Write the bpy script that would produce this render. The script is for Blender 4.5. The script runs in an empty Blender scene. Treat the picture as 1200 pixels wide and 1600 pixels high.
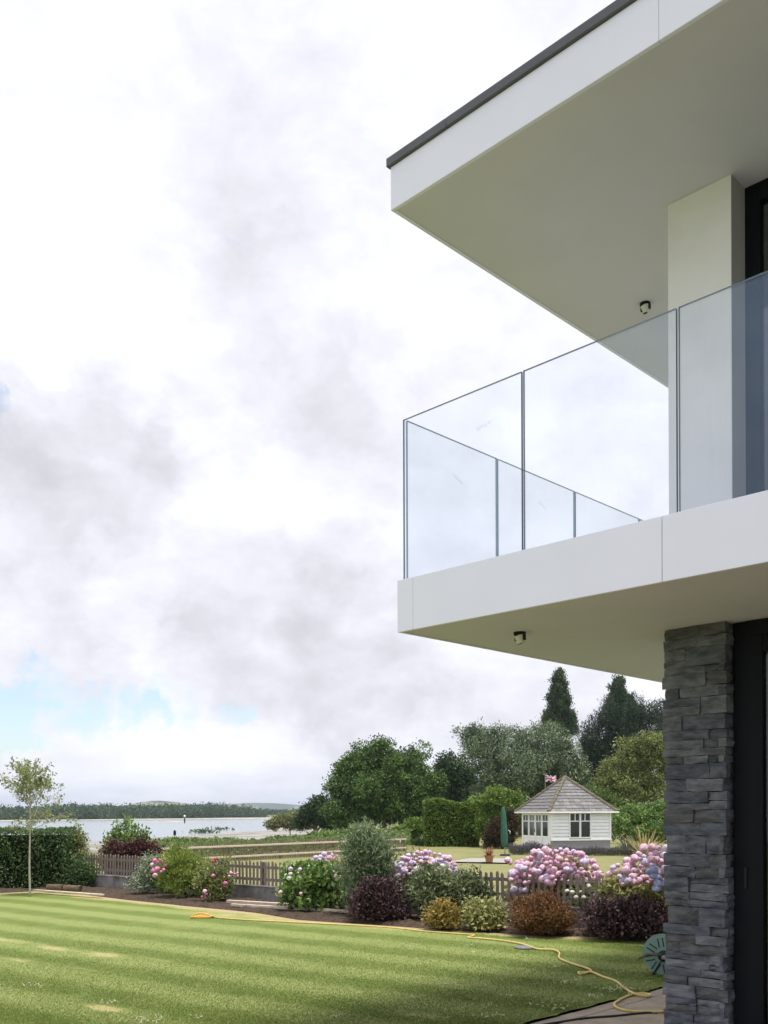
import bpy, bmesh, math, random
import numpy as np
from mathutils import Vector, Matrix
random.seed(7)
rng = np.random.default_rng(7)
S = bpy.context.scene
C = S.collection
R = math.radians

# ------------------------------------------------------------------ camera
F, Y0, ROLL, EYE = 1475.5, 1269.5, 0.0037, 1.6
HAZE = 0.00016
# focal length and horizon in photo pixels, eye height in metres
cam = bpy.data.cameras.new('camera')
cam_o = bpy.data.objects.new('camera', cam); C.objects.link(cam_o)
cam.sensor_fit = 'HORIZONTAL'; cam.sensor_width = 36.0
cam.lens = F / 1200 * 36.0
cam.shift_y = (Y0 - 800) / 1200
cam.clip_start = 0.1; cam.clip_end = 20000
cam_o.location = (0, 0, EYE)
cam_o.rotation_euler = (R(90), ROLL, 0)
S.camera = cam_o
S.view_settings.view_transform = 'Standard'; S.view_settings.look = 'None'
S.view_settings.exposure = 0.45; S.view_settings.gamma = 1.0
S.view_settings.use_curve_mapping = False
S.cycles.max_bounces = 8; S.cycles.transparent_max_bounces = 16

def ray(px, py):
    u0, v0 = px - 600, py - Y0
    u = u0 * math.cos(ROLL) - v0 * math.sin(ROLL)
    v = u0 * math.sin(ROLL) + v0 * math.cos(ROLL)
    return np.array([u / F, 1.0, -v / F])
def at(px, py, d):
    return np.array([0, 0, EYE]) + ray(px, py) * d
def onz(px, py, z=0.0):
    r = ray(px, py)
    return np.array([0, 0, EYE]) + r * ((z - EYE) / r[2])

# ------------------------------------------------------------------ node helper
class NT:
    def __init__(s, tree): s.t = tree; s.n = tree.nodes; s.l = tree.links
    def new(s, typ, **kw):
        n = s.n.new(typ)
        for k, v in kw.items(): setattr(n, k, v)
        return n
    def put(s, sock, v):
        if v is None: return
        if isinstance(v, bpy.types.NodeSocket): s.l.new(v, sock)
        else:
            if isinstance(v, (tuple, list)) and len(v) == 3 and sock.type == 'RGBA': v = (*v, 1)
            sock.default_value = v
    def m(s, op, a, b=None, c=None, clamp=False):
        n = s.new('ShaderNodeMath', operation=op, use_clamp=clamp)
        for i, v in enumerate((a, b, c)): s.put(n.inputs[i], v)
        return n.outputs[0]
    def v(s, op, a, b=None, out=0):
        n = s.new('ShaderNodeVectorMath', operation=op)
        s.put(n.inputs[0], a)
        if b is not None: s.put(n.inputs[3 if op == 'SCALE' else 1], b)
        return n.outputs[1] if op in ('DOT_PRODUCT', 'LENGTH') else n.outputs[0]
    def noise(s, vec, scale, detail=4, rough=0.55, dist=0.0, col=False):
        n = s.new('ShaderNodeTexNoise'); s.put(n.inputs['Vector'], vec)
        n.inputs['Scale'].default_value = scale; n.inputs['Detail'].default_value = detail
        n.inputs['Roughness'].default_value = rough; n.inputs['Distortion'].default_value = dist
        return n.outputs['Color' if col else 'Fac']
    def ss(s, x, a, b, lo=0.0, hi=1.0):
        n = s.new('ShaderNodeMapRange', interpolation_type='SMOOTHSTEP')
        for i, v in enumerate((x, a, b, lo, hi)): s.put(n.inputs[i], v)
        return n.outputs[0]
    def mix(s, f, a, b):
        n = s.new('ShaderNodeMix', data_type='RGBA')
        s.put(n.inputs[0], f); s.put(n.inputs[6], a); s.put(n.inputs[7], b)
        return n.outputs[2]
    def xyz(s, x, y, z):
        n = s.new('ShaderNodeCombineXYZ')
        for i, v in enumerate((x, y, z)): s.put(n.inputs[i], v)
        return n.outputs[0]
    def sep(s, v):
        n = s.new('ShaderNodeSeparateXYZ'); s.put(n.inputs[0], v); return n.outputs

# ------------------------------------------------------------------ sky and sun
SUN_EL = R(77)
SUN_DIR = Vector((0.80, -0.60, 0)).normalized() * math.cos(SUN_EL) + Vector((0, 0, math.sin(SUN_EL)))
W = bpy.data.worlds.new('World'); S.world = W; W.use_nodes = True
w = NT(W.node_tree); w.n.clear()
sky = w.new('ShaderNodeTexSky', sky_type='NISHITA')
sky.sun_disc = False; sky.sun_elevation = SUN_EL; sky.sun_rotation = math.atan2(SUN_DIR.x, SUN_DIR.y)
sky.air_density = 1.0; sky.dust_density = 1.2
tc = w.new('ShaderNodeTexCoord').outputs['Generated']
D = w.v('NORMALIZE', tc)
dx, dy, dz = w.sep(D)
zz = w.m('ADD', w.m('MAXIMUM', dz, 0.0), 0.22)
plane = w.xyz(w.m('DIVIDE', dx, zz), w.m('DIVIDE', dy, zz), 0.0)        # a flat cloud deck seen in perspective
warp = w.noise(plane, 1.1, 5, 0.55, col=True)
wv = w.v('SCALE', w.v('SUBTRACT', warp, (0.5, 0.5, 0.5)), 0.9)
P1 = w.v('ADD', plane, wv)
warp2 = w.noise(D, 5.0, 6, 0.6, col=True)
big = w.noise(P1, 0.9, 6, 0.55)
DS = w.v('ADD', w.v('MULTIPLY', D, (1.0, 1.0, 1.55)), w.v('SCALE', w.v('SUBTRACT', warp2, (0.5, 0.5, 0.5)), 0.10))
mid = w.noise(DS, 5.0, 9, 0.60)
fine = w.noise(DS, 13.0, 8, 0.62)
# soft cloud masses, each at its own direction (warped so that they have ragged edges)
Dw = w.v('NORMALIZE', w.v('ADD', D, w.v('SCALE', w.v('SUBTRACT', warp2, (0.5, 0.5, 0.5)), 0.34)))
def blob(px, py, rad):
    r = ray(px, py); r = r / np.linalg.norm(r)
    c = w.v('DOT_PRODUCT', Dw, tuple(float(q) for q in r))
    return w.ss(c, math.cos(R(rad)), math.cos(R(rad * 0.15)))
def total(lst):
    o = None
    for px, py, rad, amp in lst:
        b = w.m('MULTIPLY', blob(px, py, rad), amp)
        o = b if o is None else w.m('ADD', o, b)
    return o
grey = total([(430, 290, 9, .10), (410, 470, 6, .15), (300, 640, 6, .16), (530, 650, 5, .18), (400, 950, 8, .32), (230, 910, 6, .22), (560, 1010, 7, .32), (100, 900, 6, .10), (380, 120, 7, .12),
              (120, 730, 6, .38), (70, 980, 6, .30), (330, 1090, 5, .30), (620, 1090, 6, .30), (-250, 700, 12, .4), (-500, 1000, 12, .4), (820, 1060, 6, .2), (40, 850, 5, .20), (200, 760, 5, .2)])
dens = w.m('ADD', grey, w.m('MULTIPLY', w.m('SUBTRACT', big, 0.5), 1.0))
dens = w.m('ADD', dens, w.m('MULTIPLY', w.m('SUBTRACT', mid, 0.5), 1.55))
dens = w.m('ADD', dens, w.m('MULTIPLY', w.m('SUBTRACT', fine, 0.5), 0.9))
dens = w.ss(dens, -0.45, 1.10)
cloud = w.mix(dens, (0.82, 0.83, 0.90), (0.49, 0.485, 0.525))
# blue-grey veil low over the horizon
low = w.ss(dz, 0.002, 0.055, 1.0, 0.0)
lown = w.ss(w.noise(w.v('MULTIPLY', D, (5.0, 5.0, 40.0)), 1.0, 5, 0.6), 0.38, 0.62)
cloud = w.mix(w.m('MULTIPLY', w.m('MULTIPLY', low, lown), 0.62), cloud, (0.50, 0.55, 0.65))
holes = total([(30, 1098, 3.4, .72), (120, 1108, 3.2, .66), (205, 1118, 2.6, .58), (330, 1128, 1.8, .5), (10, 1115, 3.2, .5), (-45, 680, 2.8, .58), (-500, 600, 9, .9), (-900, 700, 12, .9)])
hn = w.m('MULTIPLY', w.m('SUBTRACT', w.noise(DS, 9.0, 7, 0.62), 0.5), 1.9)
opening = w.m('SUBTRACT', w.noise(D, 1.5, 3, 0.5), 0.5)                # broken cloud over the rest of the sky
side = w.ss(w.m('ADD', dy, w.m('MULTIPLY', dx, 0.25)), 0.30, -0.35)
hole = w.m('ADD', w.m('ADD', holes, hn), w.m('MULTIPLY', side, w.m('ADD', 0.42, w.m('MULTIPLY', opening, 2.6))))
hole = w.ss(hole, 0.30, 1.05, 0.0, 0.95)
b1 = w.new('ShaderNodeBackground'); w.put(b1.inputs[0], sky.outputs[0]); b1.inputs[1].default_value = 0.15
b2 = w.new('ShaderNodeBackground'); w.put(b2.inputs[0], cloud); b2.inputs[1].default_value = 1.0
mx = w.new('ShaderNodeMixShader'); w.put(mx.inputs[0], hole); w.l.new(b2.outputs[0], mx.inputs[1]); w.l.new(b1.outputs[0], mx.inputs[2])
w.l.new(mx.outputs[0], w.new('ShaderNodeOutputWorld').inputs[0])

sun = bpy.data.lights.new('sun', 'SUN'); sun.energy = 3.2; sun.angle = R(10); sun.color = (1.0, 0.965, 0.91)
sun_o = bpy.data.objects.new('sun', sun); C.objects.link(sun_o)
sun_o.rotation_euler = SUN_DIR.to_track_quat('Z', 'Y').to_euler(); sun_o.location = (20, -12, 40)

# ------------------------------------------------------------------ materials
def mat(name, col, rough=0.6, spec=0.4, var=0.0, vscale=8.0, bump=0.0, bscale=60.0, metal=0.0, stretch=None, col2=None, detail=6):
    m = bpy.data.materials.new(name); m.use_nodes = True
    t = NT(m.node_tree); b = t.n['Principled BSDF']
    b.inputs['Roughness'].default_value = rough; b.inputs['Specular IOR Level'].default_value = spec
    b.inputs['Metallic'].default_value = metal
    co = t.new('ShaderNodeTexCoord').outputs['Object']
    if stretch: co = t.v('MULTIPLY', co, stretch)
    if var or col2:
        f = t.noise(co, vscale, detail, 0.6)
        f = t.ss(f, 0.3, 0.7)
        c2 = col2 or tuple(c * (1 - var) for c in col)
        c1 = col if col2 else tuple(c * (1 + var) for c in col)
        t.put(b.inputs['Base Color'], t.mix(f, c1, c2))
    else: b.inputs['Base Color'].default_value = (*col, 1)
    if bump:
        bn = t.new('ShaderNodeBump'); bn.inputs['Strength'].default_value = bump; bn.inputs['Distance'].default_value = 0.01
        t.put(bn.inputs['Height'], t.noise(co, bscale, 5, 0.6)); t.l.new(bn.outputs[0], b.inputs['Normal'])
    return m

def leafmat(name, dark, light, rough=0.55, trans=0.3, spec=0.3):
    m = bpy.data.materials.new(name); m.use_nodes = True
    t = NT(m.node_tree); b = t.n['Principled BSDF']; out = t.n['Material Output']
    a = t.new('ShaderNodeAttribute', attribute_name='tint').outputs['Fac']
    c = t.mix(a, dark, light)
    t.put(b.inputs['Base Color'], c); b.inputs['Roughness'].default_value = rough; b.inputs['Specular IOR Level'].default_value = spec
    tr = t.new('ShaderNodeBsdfTranslucent'); t.put(tr.inputs[0], c)
    mxs = t.new('ShaderNodeMixShader'); mxs.inputs[0].default_value = trans
    t.l.new(b.outputs[0], mxs.inputs[1]); t.l.new(tr.outputs[0], mxs.inputs[2]); t.l.new(mxs.outputs[0], out.inputs[0])
    return m

def glassmat(name, tint, base=.05, rough=0.0, dirt=0.0, refl=(1, 1, 1)):
    m = bpy.data.materials.new(name); m.use_nodes = True
    t = NT(m.node_tree); t.n.remove(t.n['Principled BSDF']); out = t.n['Material Output']
    tr = t.new('ShaderNodeBsdfTransparent'); tr.inputs[0].default_value = (*tint, 1)
    gl = t.new('ShaderNodeBsdfGlossy'); gl.inputs['Roughness'].default_value = rough; gl.inputs['Color'].default_value = (*refl, 1)
    ge = t.new('ShaderNodeNewGeometry')                       # Schlick reflectance, the same from either side of the sheet
    cs = t.m('ABSOLUTE', t.v('DOT_PRODUCT', ge.outputs['Incoming'], ge.outputs['Normal']))
    fr = t.m('ADD', base, t.m('MULTIPLY', 1.0 - base, t.m('POWER', t.m('SUBTRACT', 1.0, cs, clamp=True), 5.0)))
    mx = t.new('ShaderNodeMixShader'); t.l.new(fr, mx.inputs[0])
    t.l.new(tr.outputs[0], mx.inputs[1]); t.l.new(gl.outputs[0], mx.inputs[2])
    last = mx.outputs[0]
    if dirt:
        df = t.new('ShaderNodeBsdfDiffuse'); df.inputs[0].default_value = (.8, .8, .8, 1)
        co = t.new('ShaderNodeTexCoord').outputs['Object']
        n1 = t.ss(t.noise(t.v('MULTIPLY', co, (40., 40., 2.5)), 1.0, 6, 0.65), 0.45, 0.85)
        n = t.m('MULTIPLY', n1, dirt)
        m2 = t.new('ShaderNodeMixShader'); t.put(m2.inputs[0], n); t.l.new(last, m2.inputs[1]); t.l.new(df.outputs[0], m2.inputs[2])
        last = m2.outputs[0]
    t.l.new(last, out.inputs[0])
    return m

M = {}
M['render'] = mat('white_render', (.84, .82, .81), .75, .2, .03, 3, .08, 120)
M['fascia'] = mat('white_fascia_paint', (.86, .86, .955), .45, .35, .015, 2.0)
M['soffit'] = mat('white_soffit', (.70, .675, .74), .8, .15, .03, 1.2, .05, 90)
M['cap'] = mat('dark_roof_trim', (.10, .10, .115), .45, .4, .12, 4)
M['darkframe'] = mat('dark_aluminium', (.005, .0065, .009), .5, .12, .1, 5)
M['reveal'] = mat('grey_reveal', (.36, .35, .33), .7, .2)
M['glass'] = glassmat('balcony_glass', (.985, .99, .994), .06, dirt=0.02, refl=(.60, .78, 1.0))
M['glass_edge'] = mat('glass_edge', (.27, .32, .37), .15, .6)
M['window_glass'] = glassmat('window_glass', (.55, .57, .58), .05)
M['room'] = mat('dark_room', (.05, .05, .052), .8, .1, .1, 2)
M['slate_a'] = mat('dark_slate', (.056, .063, .077), .75, .3, .0, 9, .9, 45, col2=(.145, .156, .180), stretch=(1, 1, 3.0))
M['slate_b'] = mat('mid_slate', (.088, .095, .108), .75, .3, .0, 9, .9, 40, col2=(.200, .208, .226), stretch=(1, 1, 2.5))
M['slate_c'] = mat('brown_slate', (.057, .059, .062), .8, .25, .0, 8, .9, 45, col2=(.145, .147, .150), stretch=(1, 1, 3.0))
M['mortar'] = mat('pillar_core', (.012, .013, .015), .9, .1)
M['paving'] = mat('sandstone_paving', (.36, .30, .23), .85, .2, .0, 5, .3, 60, col2=(.27, .225, .175))
M['soil'] = mat('bark_soil', (.105, .075, .055), .95, .1, .0, 22, 1.0, 45, col2=(.045, .032, .025), detail=8)
M['wall'] = mat('weathered_render_wall', (.30, .29, .28), .9, .1, .0, 4, .5, 40, col2=(.13, .12, .11))
M['picket'] = mat('weathered_picket_wood', (.31, .265, .225), .9, .1, .0, 14, .3, 60, col2=(.155, .128, .107), stretch=(1, 1, .2))
M['paling'] = mat('pale_cleft_wood', (.27, .225, .165), .9, .1, .0, 14, .3, 60, col2=(.15, .12, .09), stretch=(1, 1, .2))
M['palewood'] = mat('sawn_timber', (.56, .47, .37), .8, .2, .12, 10, .2, 40)
M['bark'] = mat('tree_bark', (.13, .105, .08), .9, .1, .25, 10, .5, 30)
M['palebark'] = mat('pale_sapling_bark', (.42, .38, .31), .85, .15, .15, 20)
M['white'] = mat('white_paint', (.93, .93, .92), .5, .3, .03, 3)
M['plinth'] = mat('pebble_dash', (.30, .29, .31), .95, .1, .25, 30, .6, 60)
M['slate_roof'] = mat('grey_roof_slate', (.225, .215, .21), .75, .3, .0, 14, .3, 50, col2=(.125, .118, .115))
M['slate_roof2'] = mat('sunlit_roof_slate', (.29, .28, .27), .75, .3, .0, 14, .3, 50, col2=(.17, .162, .155))
M['hip'] = mat('mossy_hip_tile', (.20, .175, .13), .9, .1, .0, 9, .5, 30, col2=(.12, .105, .075))
M['terracotta'] = mat('terracotta', (.42, .20, .11), .8, .2, .15, 12)
M['parasol'] = mat('green_canvas', (.05, .135, .095), .8, .15, .2, 6)
M['yellow'] = mat('yellow_hose', (.60, .46, .16), .5, .35, .12, 15)
M['black'] = mat('black_rubber', (.010, .010, .011), .55, .25)
M['orange'] = mat('orange_plastic', (.80, .36, .05), .45, .4)
M['reelgreen'] = mat('pale_green_plastic', (.21, .33, .29), .5, .4, .1, 8)
M['reeldark'] = mat('dark_green_plastic', (.012, .03, .026), .5, .4)
M['metal'] = mat('grey_metal', (.35, .35, .34), .5, .5)
M['litegrey'] = mat('pale_concrete', (.34, .325, .29), .9, .1, .15, 12)
M['red'] = mat('flag_red', (.55, .03, .05), .8, .1); M['blue'] = mat('flag_blue', (.02, .035, .18), .8, .1)
M['lampwhite'] = mat('lamp_white', (.7, .69, .64), .5, .4)
M['turf'] = mat('rolled_turf', (.20, .15, .10), .95, .1, .0, 25, .8, 40, col2=(.10, .07, .045))
L = {}
L['oak'] = leafmat('oak_leaves', (0.025, 0.050, 0.013), (0.183, 0.307, 0.074), trans=.2)
L['hedge'] = leafmat('hedge_leaves', (0.046, 0.093, 0.036), (0.175, 0.261, 0.089))
L['laurel'] = leafmat('bright_hedge_leaves', (0.059, 0.112, 0.015), (0.264, 0.370, 0.073))
L['greygreen'] = leafmat('grey_green_leaves', (0.042, 0.066, 0.030), (0.312, 0.390, 0.215), trans=.2)
L['darkgreen'] = leafmat('dark_green_leaves', (0.024, 0.053, 0.020), (0.090, 0.140, 0.050))
L['pine'] = leafmat('pine_needles', (0.016, 0.033, 0.017), (0.055, 0.089, 0.041))
L['poplar'] = leafmat('poplar_leaves', (0.033, 0.063, 0.027), (0.128, 0.180, 0.075))
L['olive'] = leafmat('olive_leaves', (0.066, 0.089, 0.026), (0.376, 0.418, 0.146))
L['sapling'] = leafmat('young_leaves', (0.161, 0.207, 0.069), (0.425, 0.463, 0.200), trans=.45)
L['bracken'] = leafmat('bracken', (0.066, 0.121, 0.028), (0.220, 0.308, 0.088))
L['willow'] = leafmat('willow_scrub', (.14, .16, .05), (.28, .29, .11))
L['maroon'] = leafmat('maroon_leaves', (0.039, 0.012, 0.015), (0.173, 0.060, 0.063), trans=.2)
L['purple'] = leafmat('purple_leaves', (0.017, 0.010, 0.013), (0.173, 0.097, 0.105), trans=.15)
L['rust'] = leafmat('rust_leaves', (0.078, 0.047, 0.016), (0.377, 0.182, 0.085), trans=.25)
L['variegated'] = leafmat('variegated_leaves', (0.144, 0.204, 0.108), (0.576, 0.624, 0.456))
L['fern'] = leafmat('feathery_leaves', (0.103, 0.165, 0.024), (0.423, 0.504, 0.122))
L['rose'] = leafmat('rose_leaves', (0.090, 0.102, 0.030), (0.360, 0.396, 0.144))
L['hydrangea'] = leafmat('hydrangea_leaves', (0.063, 0.125, 0.032), (0.340, 0.483, 0.135))
L['hydpale'] = leafmat('pale_hydrangea_leaves', (0.152, 0.167, 0.053), (0.572, 0.539, 0.222))
L['buddleia'] = leafmat('buddleia_leaves', (0.078, 0.121, 0.055), (0.375, 0.450, 0.263))
L['greyshrub'] = leafmat('grey_shrub_leaves', (.055, .085, .032), (.31, .355, .185))
L['gold'] = leafmat('gold_leaves', (.16, .13, .03), (.52, .38, .11))
L['cream'] = leafmat('cream_leaves', (.15, .18, .05), (.62, .58, .27))
L['lavender'] = leafmat('lavender_stems', (.06, .065, .045), (.20, .20, .15))
L['lavflower'] = leafmat('lavender_flowers', (0.080, 0.060, 0.120), (0.240, 0.192, 0.288))
L['phormium'] = leafmat('yellow_sword_leaves', (.20, .16, .05), (.58, .48, .22))
L['phgrey'] = leafmat('grey_sword_leaves', (.05, .065, .035), (.20, .22, .13))
L['cordyline'] = leafmat('bronze_sword_leaves', (0.125, 0.056, 0.037), (0.450, 0.200, 0.125))
L['redbush'] = leafmat('bronze_bush_leaves', (.030, .028, .014), (.115, .075, .04))
L['farwood'] = leafmat('far_wood_leaves', (0.036, 0.075, 0.036), (0.099, 0.165, 0.066))
L['pink'] = leafmat('pink_petals', (.50, .24, .36), (.90, .62, .74), trans=.15)
L['lilac'] = leafmat('lilac_petals', (.44, .34, .54), (.82, .71, .86), trans=.15)
L['bluepet'] = leafmat('blue_petals', (.22, .24, .52), (.50, .52, .80), trans=.15)
L['whitepet'] = leafmat('white_petals', (.60, .62, .50), (.88, .88, .82), trans=.15)
L['magenta'] = leafmat('magenta_petals', (.50, .10, .28), (.85, .32, .52), trans=.15)
L['redpet'] = leafmat('red_petals', (.45, .03, .03), (.75, .10, .08), trans=.15)

# ------------------------------------------------------------------ object helpers
def thing(name, label, cat, loc=(0, 0, 0), rotz=0.0, group=None):
    o = bpy.data.objects.new(name, None); C.objects.link(o); o.empty_display_size = .2
    o.location = tuple(float(q) for q in loc); o.rotation_euler = (0, 0, rotz)
    o['label'] = label; o['category'] = cat
    if group: o['group'] = group
    return o
def tag(o, label, cat, group=None):
    o['label'] = label; o['category'] = cat
    if group: o['group'] = group
    return o
def obj(name, me, material=None, parent=None, kind=None, label=None, loc=None):
    if isinstance(me, bmesh.types.BMesh):
        bm = me; me = bpy.data.meshes.new(name); bm.normal_update(); bm.to_mesh(me); bm.free()
    o = bpy.data.objects.new(name, me); C.objects.link(o)
    if material is not None and not me.materials:
        for mm in (material if isinstance(material, (list, tuple)) else [material]): me.materials.append(mm)
    if parent: o.parent = parent
    if kind: o['kind'] = kind
    if label: o['label'] = label
    if loc is not None: o.location = tuple(float(q) for q in loc)
    return o
def raw(name, V, faces=None, tris=None, mats=None, tint=None, smooth=False, midx=None):
    """mesh from numpy arrays (triangles as an (n,3) array, or a list of polygons)"""
    me = bpy.data.meshes.new(name)
    if tris is not None:
        V = np.asarray(V, dtype=np.float32); T = np.asarray(tris, dtype=np.int32)
        me.vertices.add(len(V)); me.vertices.foreach_set('co', V.ravel())
        me.loops.add(T.size); me.loops.foreach_set('vertex_index', T.ravel())
        me.polygons.add(len(T)); me.polygons.foreach_set('loop_start', np.arange(0, T.size, 3, dtype=np.int32))
        if tint is not None:
            a = me.attributes.new('tint', 'FLOAT', 'FACE'); a.data.foreach_set('value', np.asarray(tint, dtype=np.float32))
        me.update(calc_edges=True)
    else:
        me.from_pydata([tuple(map(float, v)) for v in V], [], faces); me.update()
    for mm in mats or []: me.materials.append(mm)
    if midx is not None: me.polygons.foreach_set('material_index', np.asarray(midx, dtype=np.int32))
    if smooth: me.polygons.foreach_set('use_smooth', [True] * len(me.polygons))
    return me
def box(bm, x0, x1, y0, y1, z0, z1, bev=0.0):
    r = bmesh.ops.create_cube(bm, size=1.0)
    vs = r['verts']
    for v in vs:
        v.co = Vector((x0 + (v.co.x + .5) * (x1 - x0), y0 + (v.co.y + .5) * (y1 - y0), z0 + (v.co.z + .5) * (z1 - z0)))
    if bev:
        es = list({e for v in vs for e in v.link_edges})
        bmesh.ops.bevel(bm, geom=es, offset=bev, segments=1, affect='EDGES')
    return bm
def bx(*a, bev=0.0): return box(bmesh.new(), *a, bev=bev)
def tube_data(pts, rads, seg=8, cap=True):
    pts = [np.asarray(p, float) for p in pts]
    V = []; Fc = []
    n = len(pts)
    if np.isscalar(rads): rads = [rads] * n
    prev = None
    for i, p in enumerate(pts):
        t = pts[min(i + 1, n - 1)] - pts[max(i - 1, 0)]; t = t / (np.linalg.norm(t) + 1e-9)
        if prev is None:
            a = np.array([0, 0, 1.0]) if abs(t[2]) < .9 else np.array([1.0, 0, 0])
            u = np.cross(t, a)
        else: u = prev - t * np.dot(prev, t)
        u /= np.linalg.norm(u) + 1e-9; prev = u; v = np.cross(t, u)
        for k in range(seg):
            an = 2 * math.pi * k / seg
            V.append(p + rads[i] * (math.cos(an) * u + math.sin(an) * v))
    for i in range(n - 1):
        for k in range(seg):
            k2 = (k + 1) % seg
            Fc.append((i * seg + k, i * seg + k2, (i + 1) * seg + k2, (i + 1) * seg + k))
    if cap: Fc.append(tuple(range(seg))[::-1]); Fc.append(tuple((n - 1) * seg + k for k in range(seg)))
    return V, Fc
def tubes(name, items, seg=8, mats=None):
    V = []; Fc = []
    for pts, rads in items:
        v, f = tube_data(pts, rads, seg); o = len(V); V += v; Fc += [tuple(i + o for i in q) for q in f]
    return raw(name, V, Fc, mats=mats, smooth=True)
def smoothpath(pts, n=6):
    P = [np.asarray(p, float) for p in pts]; P = [P[0]] + P + [P[-1]]; out = []
    for i in range(1, len(P) - 2):
        for k in range(n):
            t = k / n
            a, b, c, d = P[i - 1], P[i], P[i + 1], P[i + 2]
            out.append(.5 * (2 * b + (c - a) * t + (2 * a - 5 * b + 4 * c - d) * t * t + (3 * b - a - 3 * c + d) * t ** 3))
    out.append(P[-2]); return out
def unit(n):
    v = rng.normal(size=(n, 3)); return v / np.linalg.norm(v, axis=1, keepdims=True)
def nrm(v): return v / (np.linalg.norm(v, axis=1, keepdims=True) + 1e-9)

def leaves(P, N, length, width, out=.6, up=.25, rnd=.9, jit=.35, tints=None, fold=.18):
    """leaf-shaped folded blades (2 triangles each) at points P, pointing roughly along N"""
    n = len(P)
    t = nrm(N * out + unit(n) * rnd + np.array([0, 0, up]))
    s = nrm(np.cross(t, unit(n)))
    q = np.cross(s, t)
    Ls = (length * (1 + jit * rng.uniform(-1, 1, n)))[:, None]; Ws = (width * (1 + jit * rng.uniform(-1, 1, n)))[:, None]
    base = P - t * Ls * .3
    V = np.stack([base, base + t * Ls * .45 + s * Ws * .5 + q * Ws * fold, base + t * Ls, base + t * Ls * .45 - s * Ws * .5 + q * Ws * fold], 1).reshape(-1, 3)
    i = np.arange(n)[:, None] * 4
    T = np.concatenate([i + np.array([[0, 1, 2]]), i + np.array([[0, 2, 3]])], 1).reshape(-1, 3)
    tt = rng.uniform(0, 1, n) if tints is None else tints
    return V, T, np.repeat(tt, 2)
def lump_points(lumps, sprays, k, sr, shell=.22, zmin=None, flat=1.0):
    """points grouped in sprays on the outer shell of ellipsoid lumps (cx,cy,cz,rx,ry,rz)"""
    A = np.array(lumps, float)
    wgt = (A[:, 3] * A[:, 4] * A[:, 5]) ** (2 / 3); wgt /= wgt.sum()
    idx = rng.choice(len(A), size=sprays, p=wgt)
    d = unit(sprays)
    r = 1 - np.abs(rng.normal(0, shell, sprays)); r = np.clip(r, .12, 1.06)
    c = A[idx, :3] + d * A[idx, 3:] * r[:, None]
    P = np.repeat(c, k, 0) + rng.normal(0, sr, (sprays * k, 3)) * np.array([1, 1, flat])
    N = np.repeat(nrm(d / A[idx, 3:]), k, 0)
    tint = np.clip(np.repeat(rng.beta(.75, 1.0, sprays), k) + rng.normal(0, .15, sprays * k), 0, 1)
    if zmin is not None:
        keep = P[:, 2] > zmin; P, N, tint = P[keep], N[keep], tint[keep]
    return P, N, tint
def sublumps(blobs, per, frac=.5, seed_shell=.80):
    """breaks each big blob into smaller overlapping lumps so that the outline is uneven"""
    o = []
    for b in blobs:
        b = np.array(b, float); o.append(tuple(b * np.array([1, 1, 1, .64, .64, .64])))
        for d in unit(per):
            f = rng.uniform(.55, 1) * seed_shell; r = frac * rng.uniform(.4, 1.3)
            o.append((*(b[:3] + d * b[3:] * f), *(b[3:] * r)))
    return o
def leafobj(name, data, material, parent=None, base=None, kind=None, label=None):
    V, T, tt = data
    if base is not None: V = V - np.asarray(base, float)
    return obj(name, raw(name, V, tris=T, mats=[material], tint=tt), None, parent, kind, label)
def join(ds):
    Vs, Ts, ts, o = [], [], [], 0
    for V, T, t in ds: Vs.append(V); Ts.append(T + o); ts.append(t); o += len(V)
    return np.concatenate(Vs), np.concatenate(Ts), np.concatenate(ts)
def ss(a, b, x):
    t = np.clip((x - a) / (b - a), 0, 1); return t * t * (3 - 2 * t)

# ================================================================== GROUND
def nz(X, Y, s, seed=0):
    """cheap smooth value noise"""
    o = np.zeros_like(X, dtype=float); a = 1.0
    rr = np.random.default_rng(100 + seed)
    for k in range(4):
        for q in range(3):
            th = rr.uniform(0, 2 * math.pi); ph = rr.uniform(0, 6.28); f = s * (2 ** k) * rr.uniform(.7, 1.3)
            o += a * np.sin((X * math.cos(th) + Y * math.sin(th)) * f + ph) / 3
        a *= .5
    return o
WATER_Z = -2.2
def ground_h(X, Y):
    h = -0.16 - 0.3 * ss(14, 36, Y)
    left = ss(0.0, -7.0, X + .06 * (Y - 50))
    h = h - left * ss(50, 72, Y) * 1.50
    e = ((X + 42) * (-74) + (Y - 170) * 14) / 75.3            # metres past the mud edge, towards the water
    h = h - ss(-60, 0, e) * left * .26
    h = np.where(e > 0, h - left * np.clip(e * .03, 0, .9), h)
    yf = 487 + (X + 198) * 1.34 + 14 * np.sin(X * .03); yf = np.maximum(yf, 440)
    land = Y - yf
    far = ss(-12, 14, land)
    h = h * (1 - far) + far * (-1.85 + np.clip(land * .004, 0, 5) + .3 * nz(X, Y, .02))
    # low sand spit in the estuary
    sp = np.exp(-(((X + 98) / 32) ** 2 + ((Y - 425 - (X + 98) * .2) / 13) ** 2) * 2.0)
    h = np.maximum(h, WATER_Z - .9 + 1.35 * sp)
    right = ss(70, 260, Y) * ss(-5, 40, X + .12 * Y * 0 + 0)
    return np.where(X > 10, np.maximum(h, -.46 + right * 1.0), h)
ys = np.unique(np.concatenate([np.linspace(-60, 60, 61), np.linspace(60, 300, 61), np.linspace(300, 800, 101), np.linspace(800, 6500, 40)]))
xt = np.linspace(-1, 1, 221); xt = np.sign(xt) * np.abs(xt) ** 1.4
GX = xt[None, :] * (50 + np.maximum(ys, 0) * .95)[:, None]; GY = np.repeat(ys[:, None], len(xt), 1)
GZ = ground_h(GX, GY)
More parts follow.
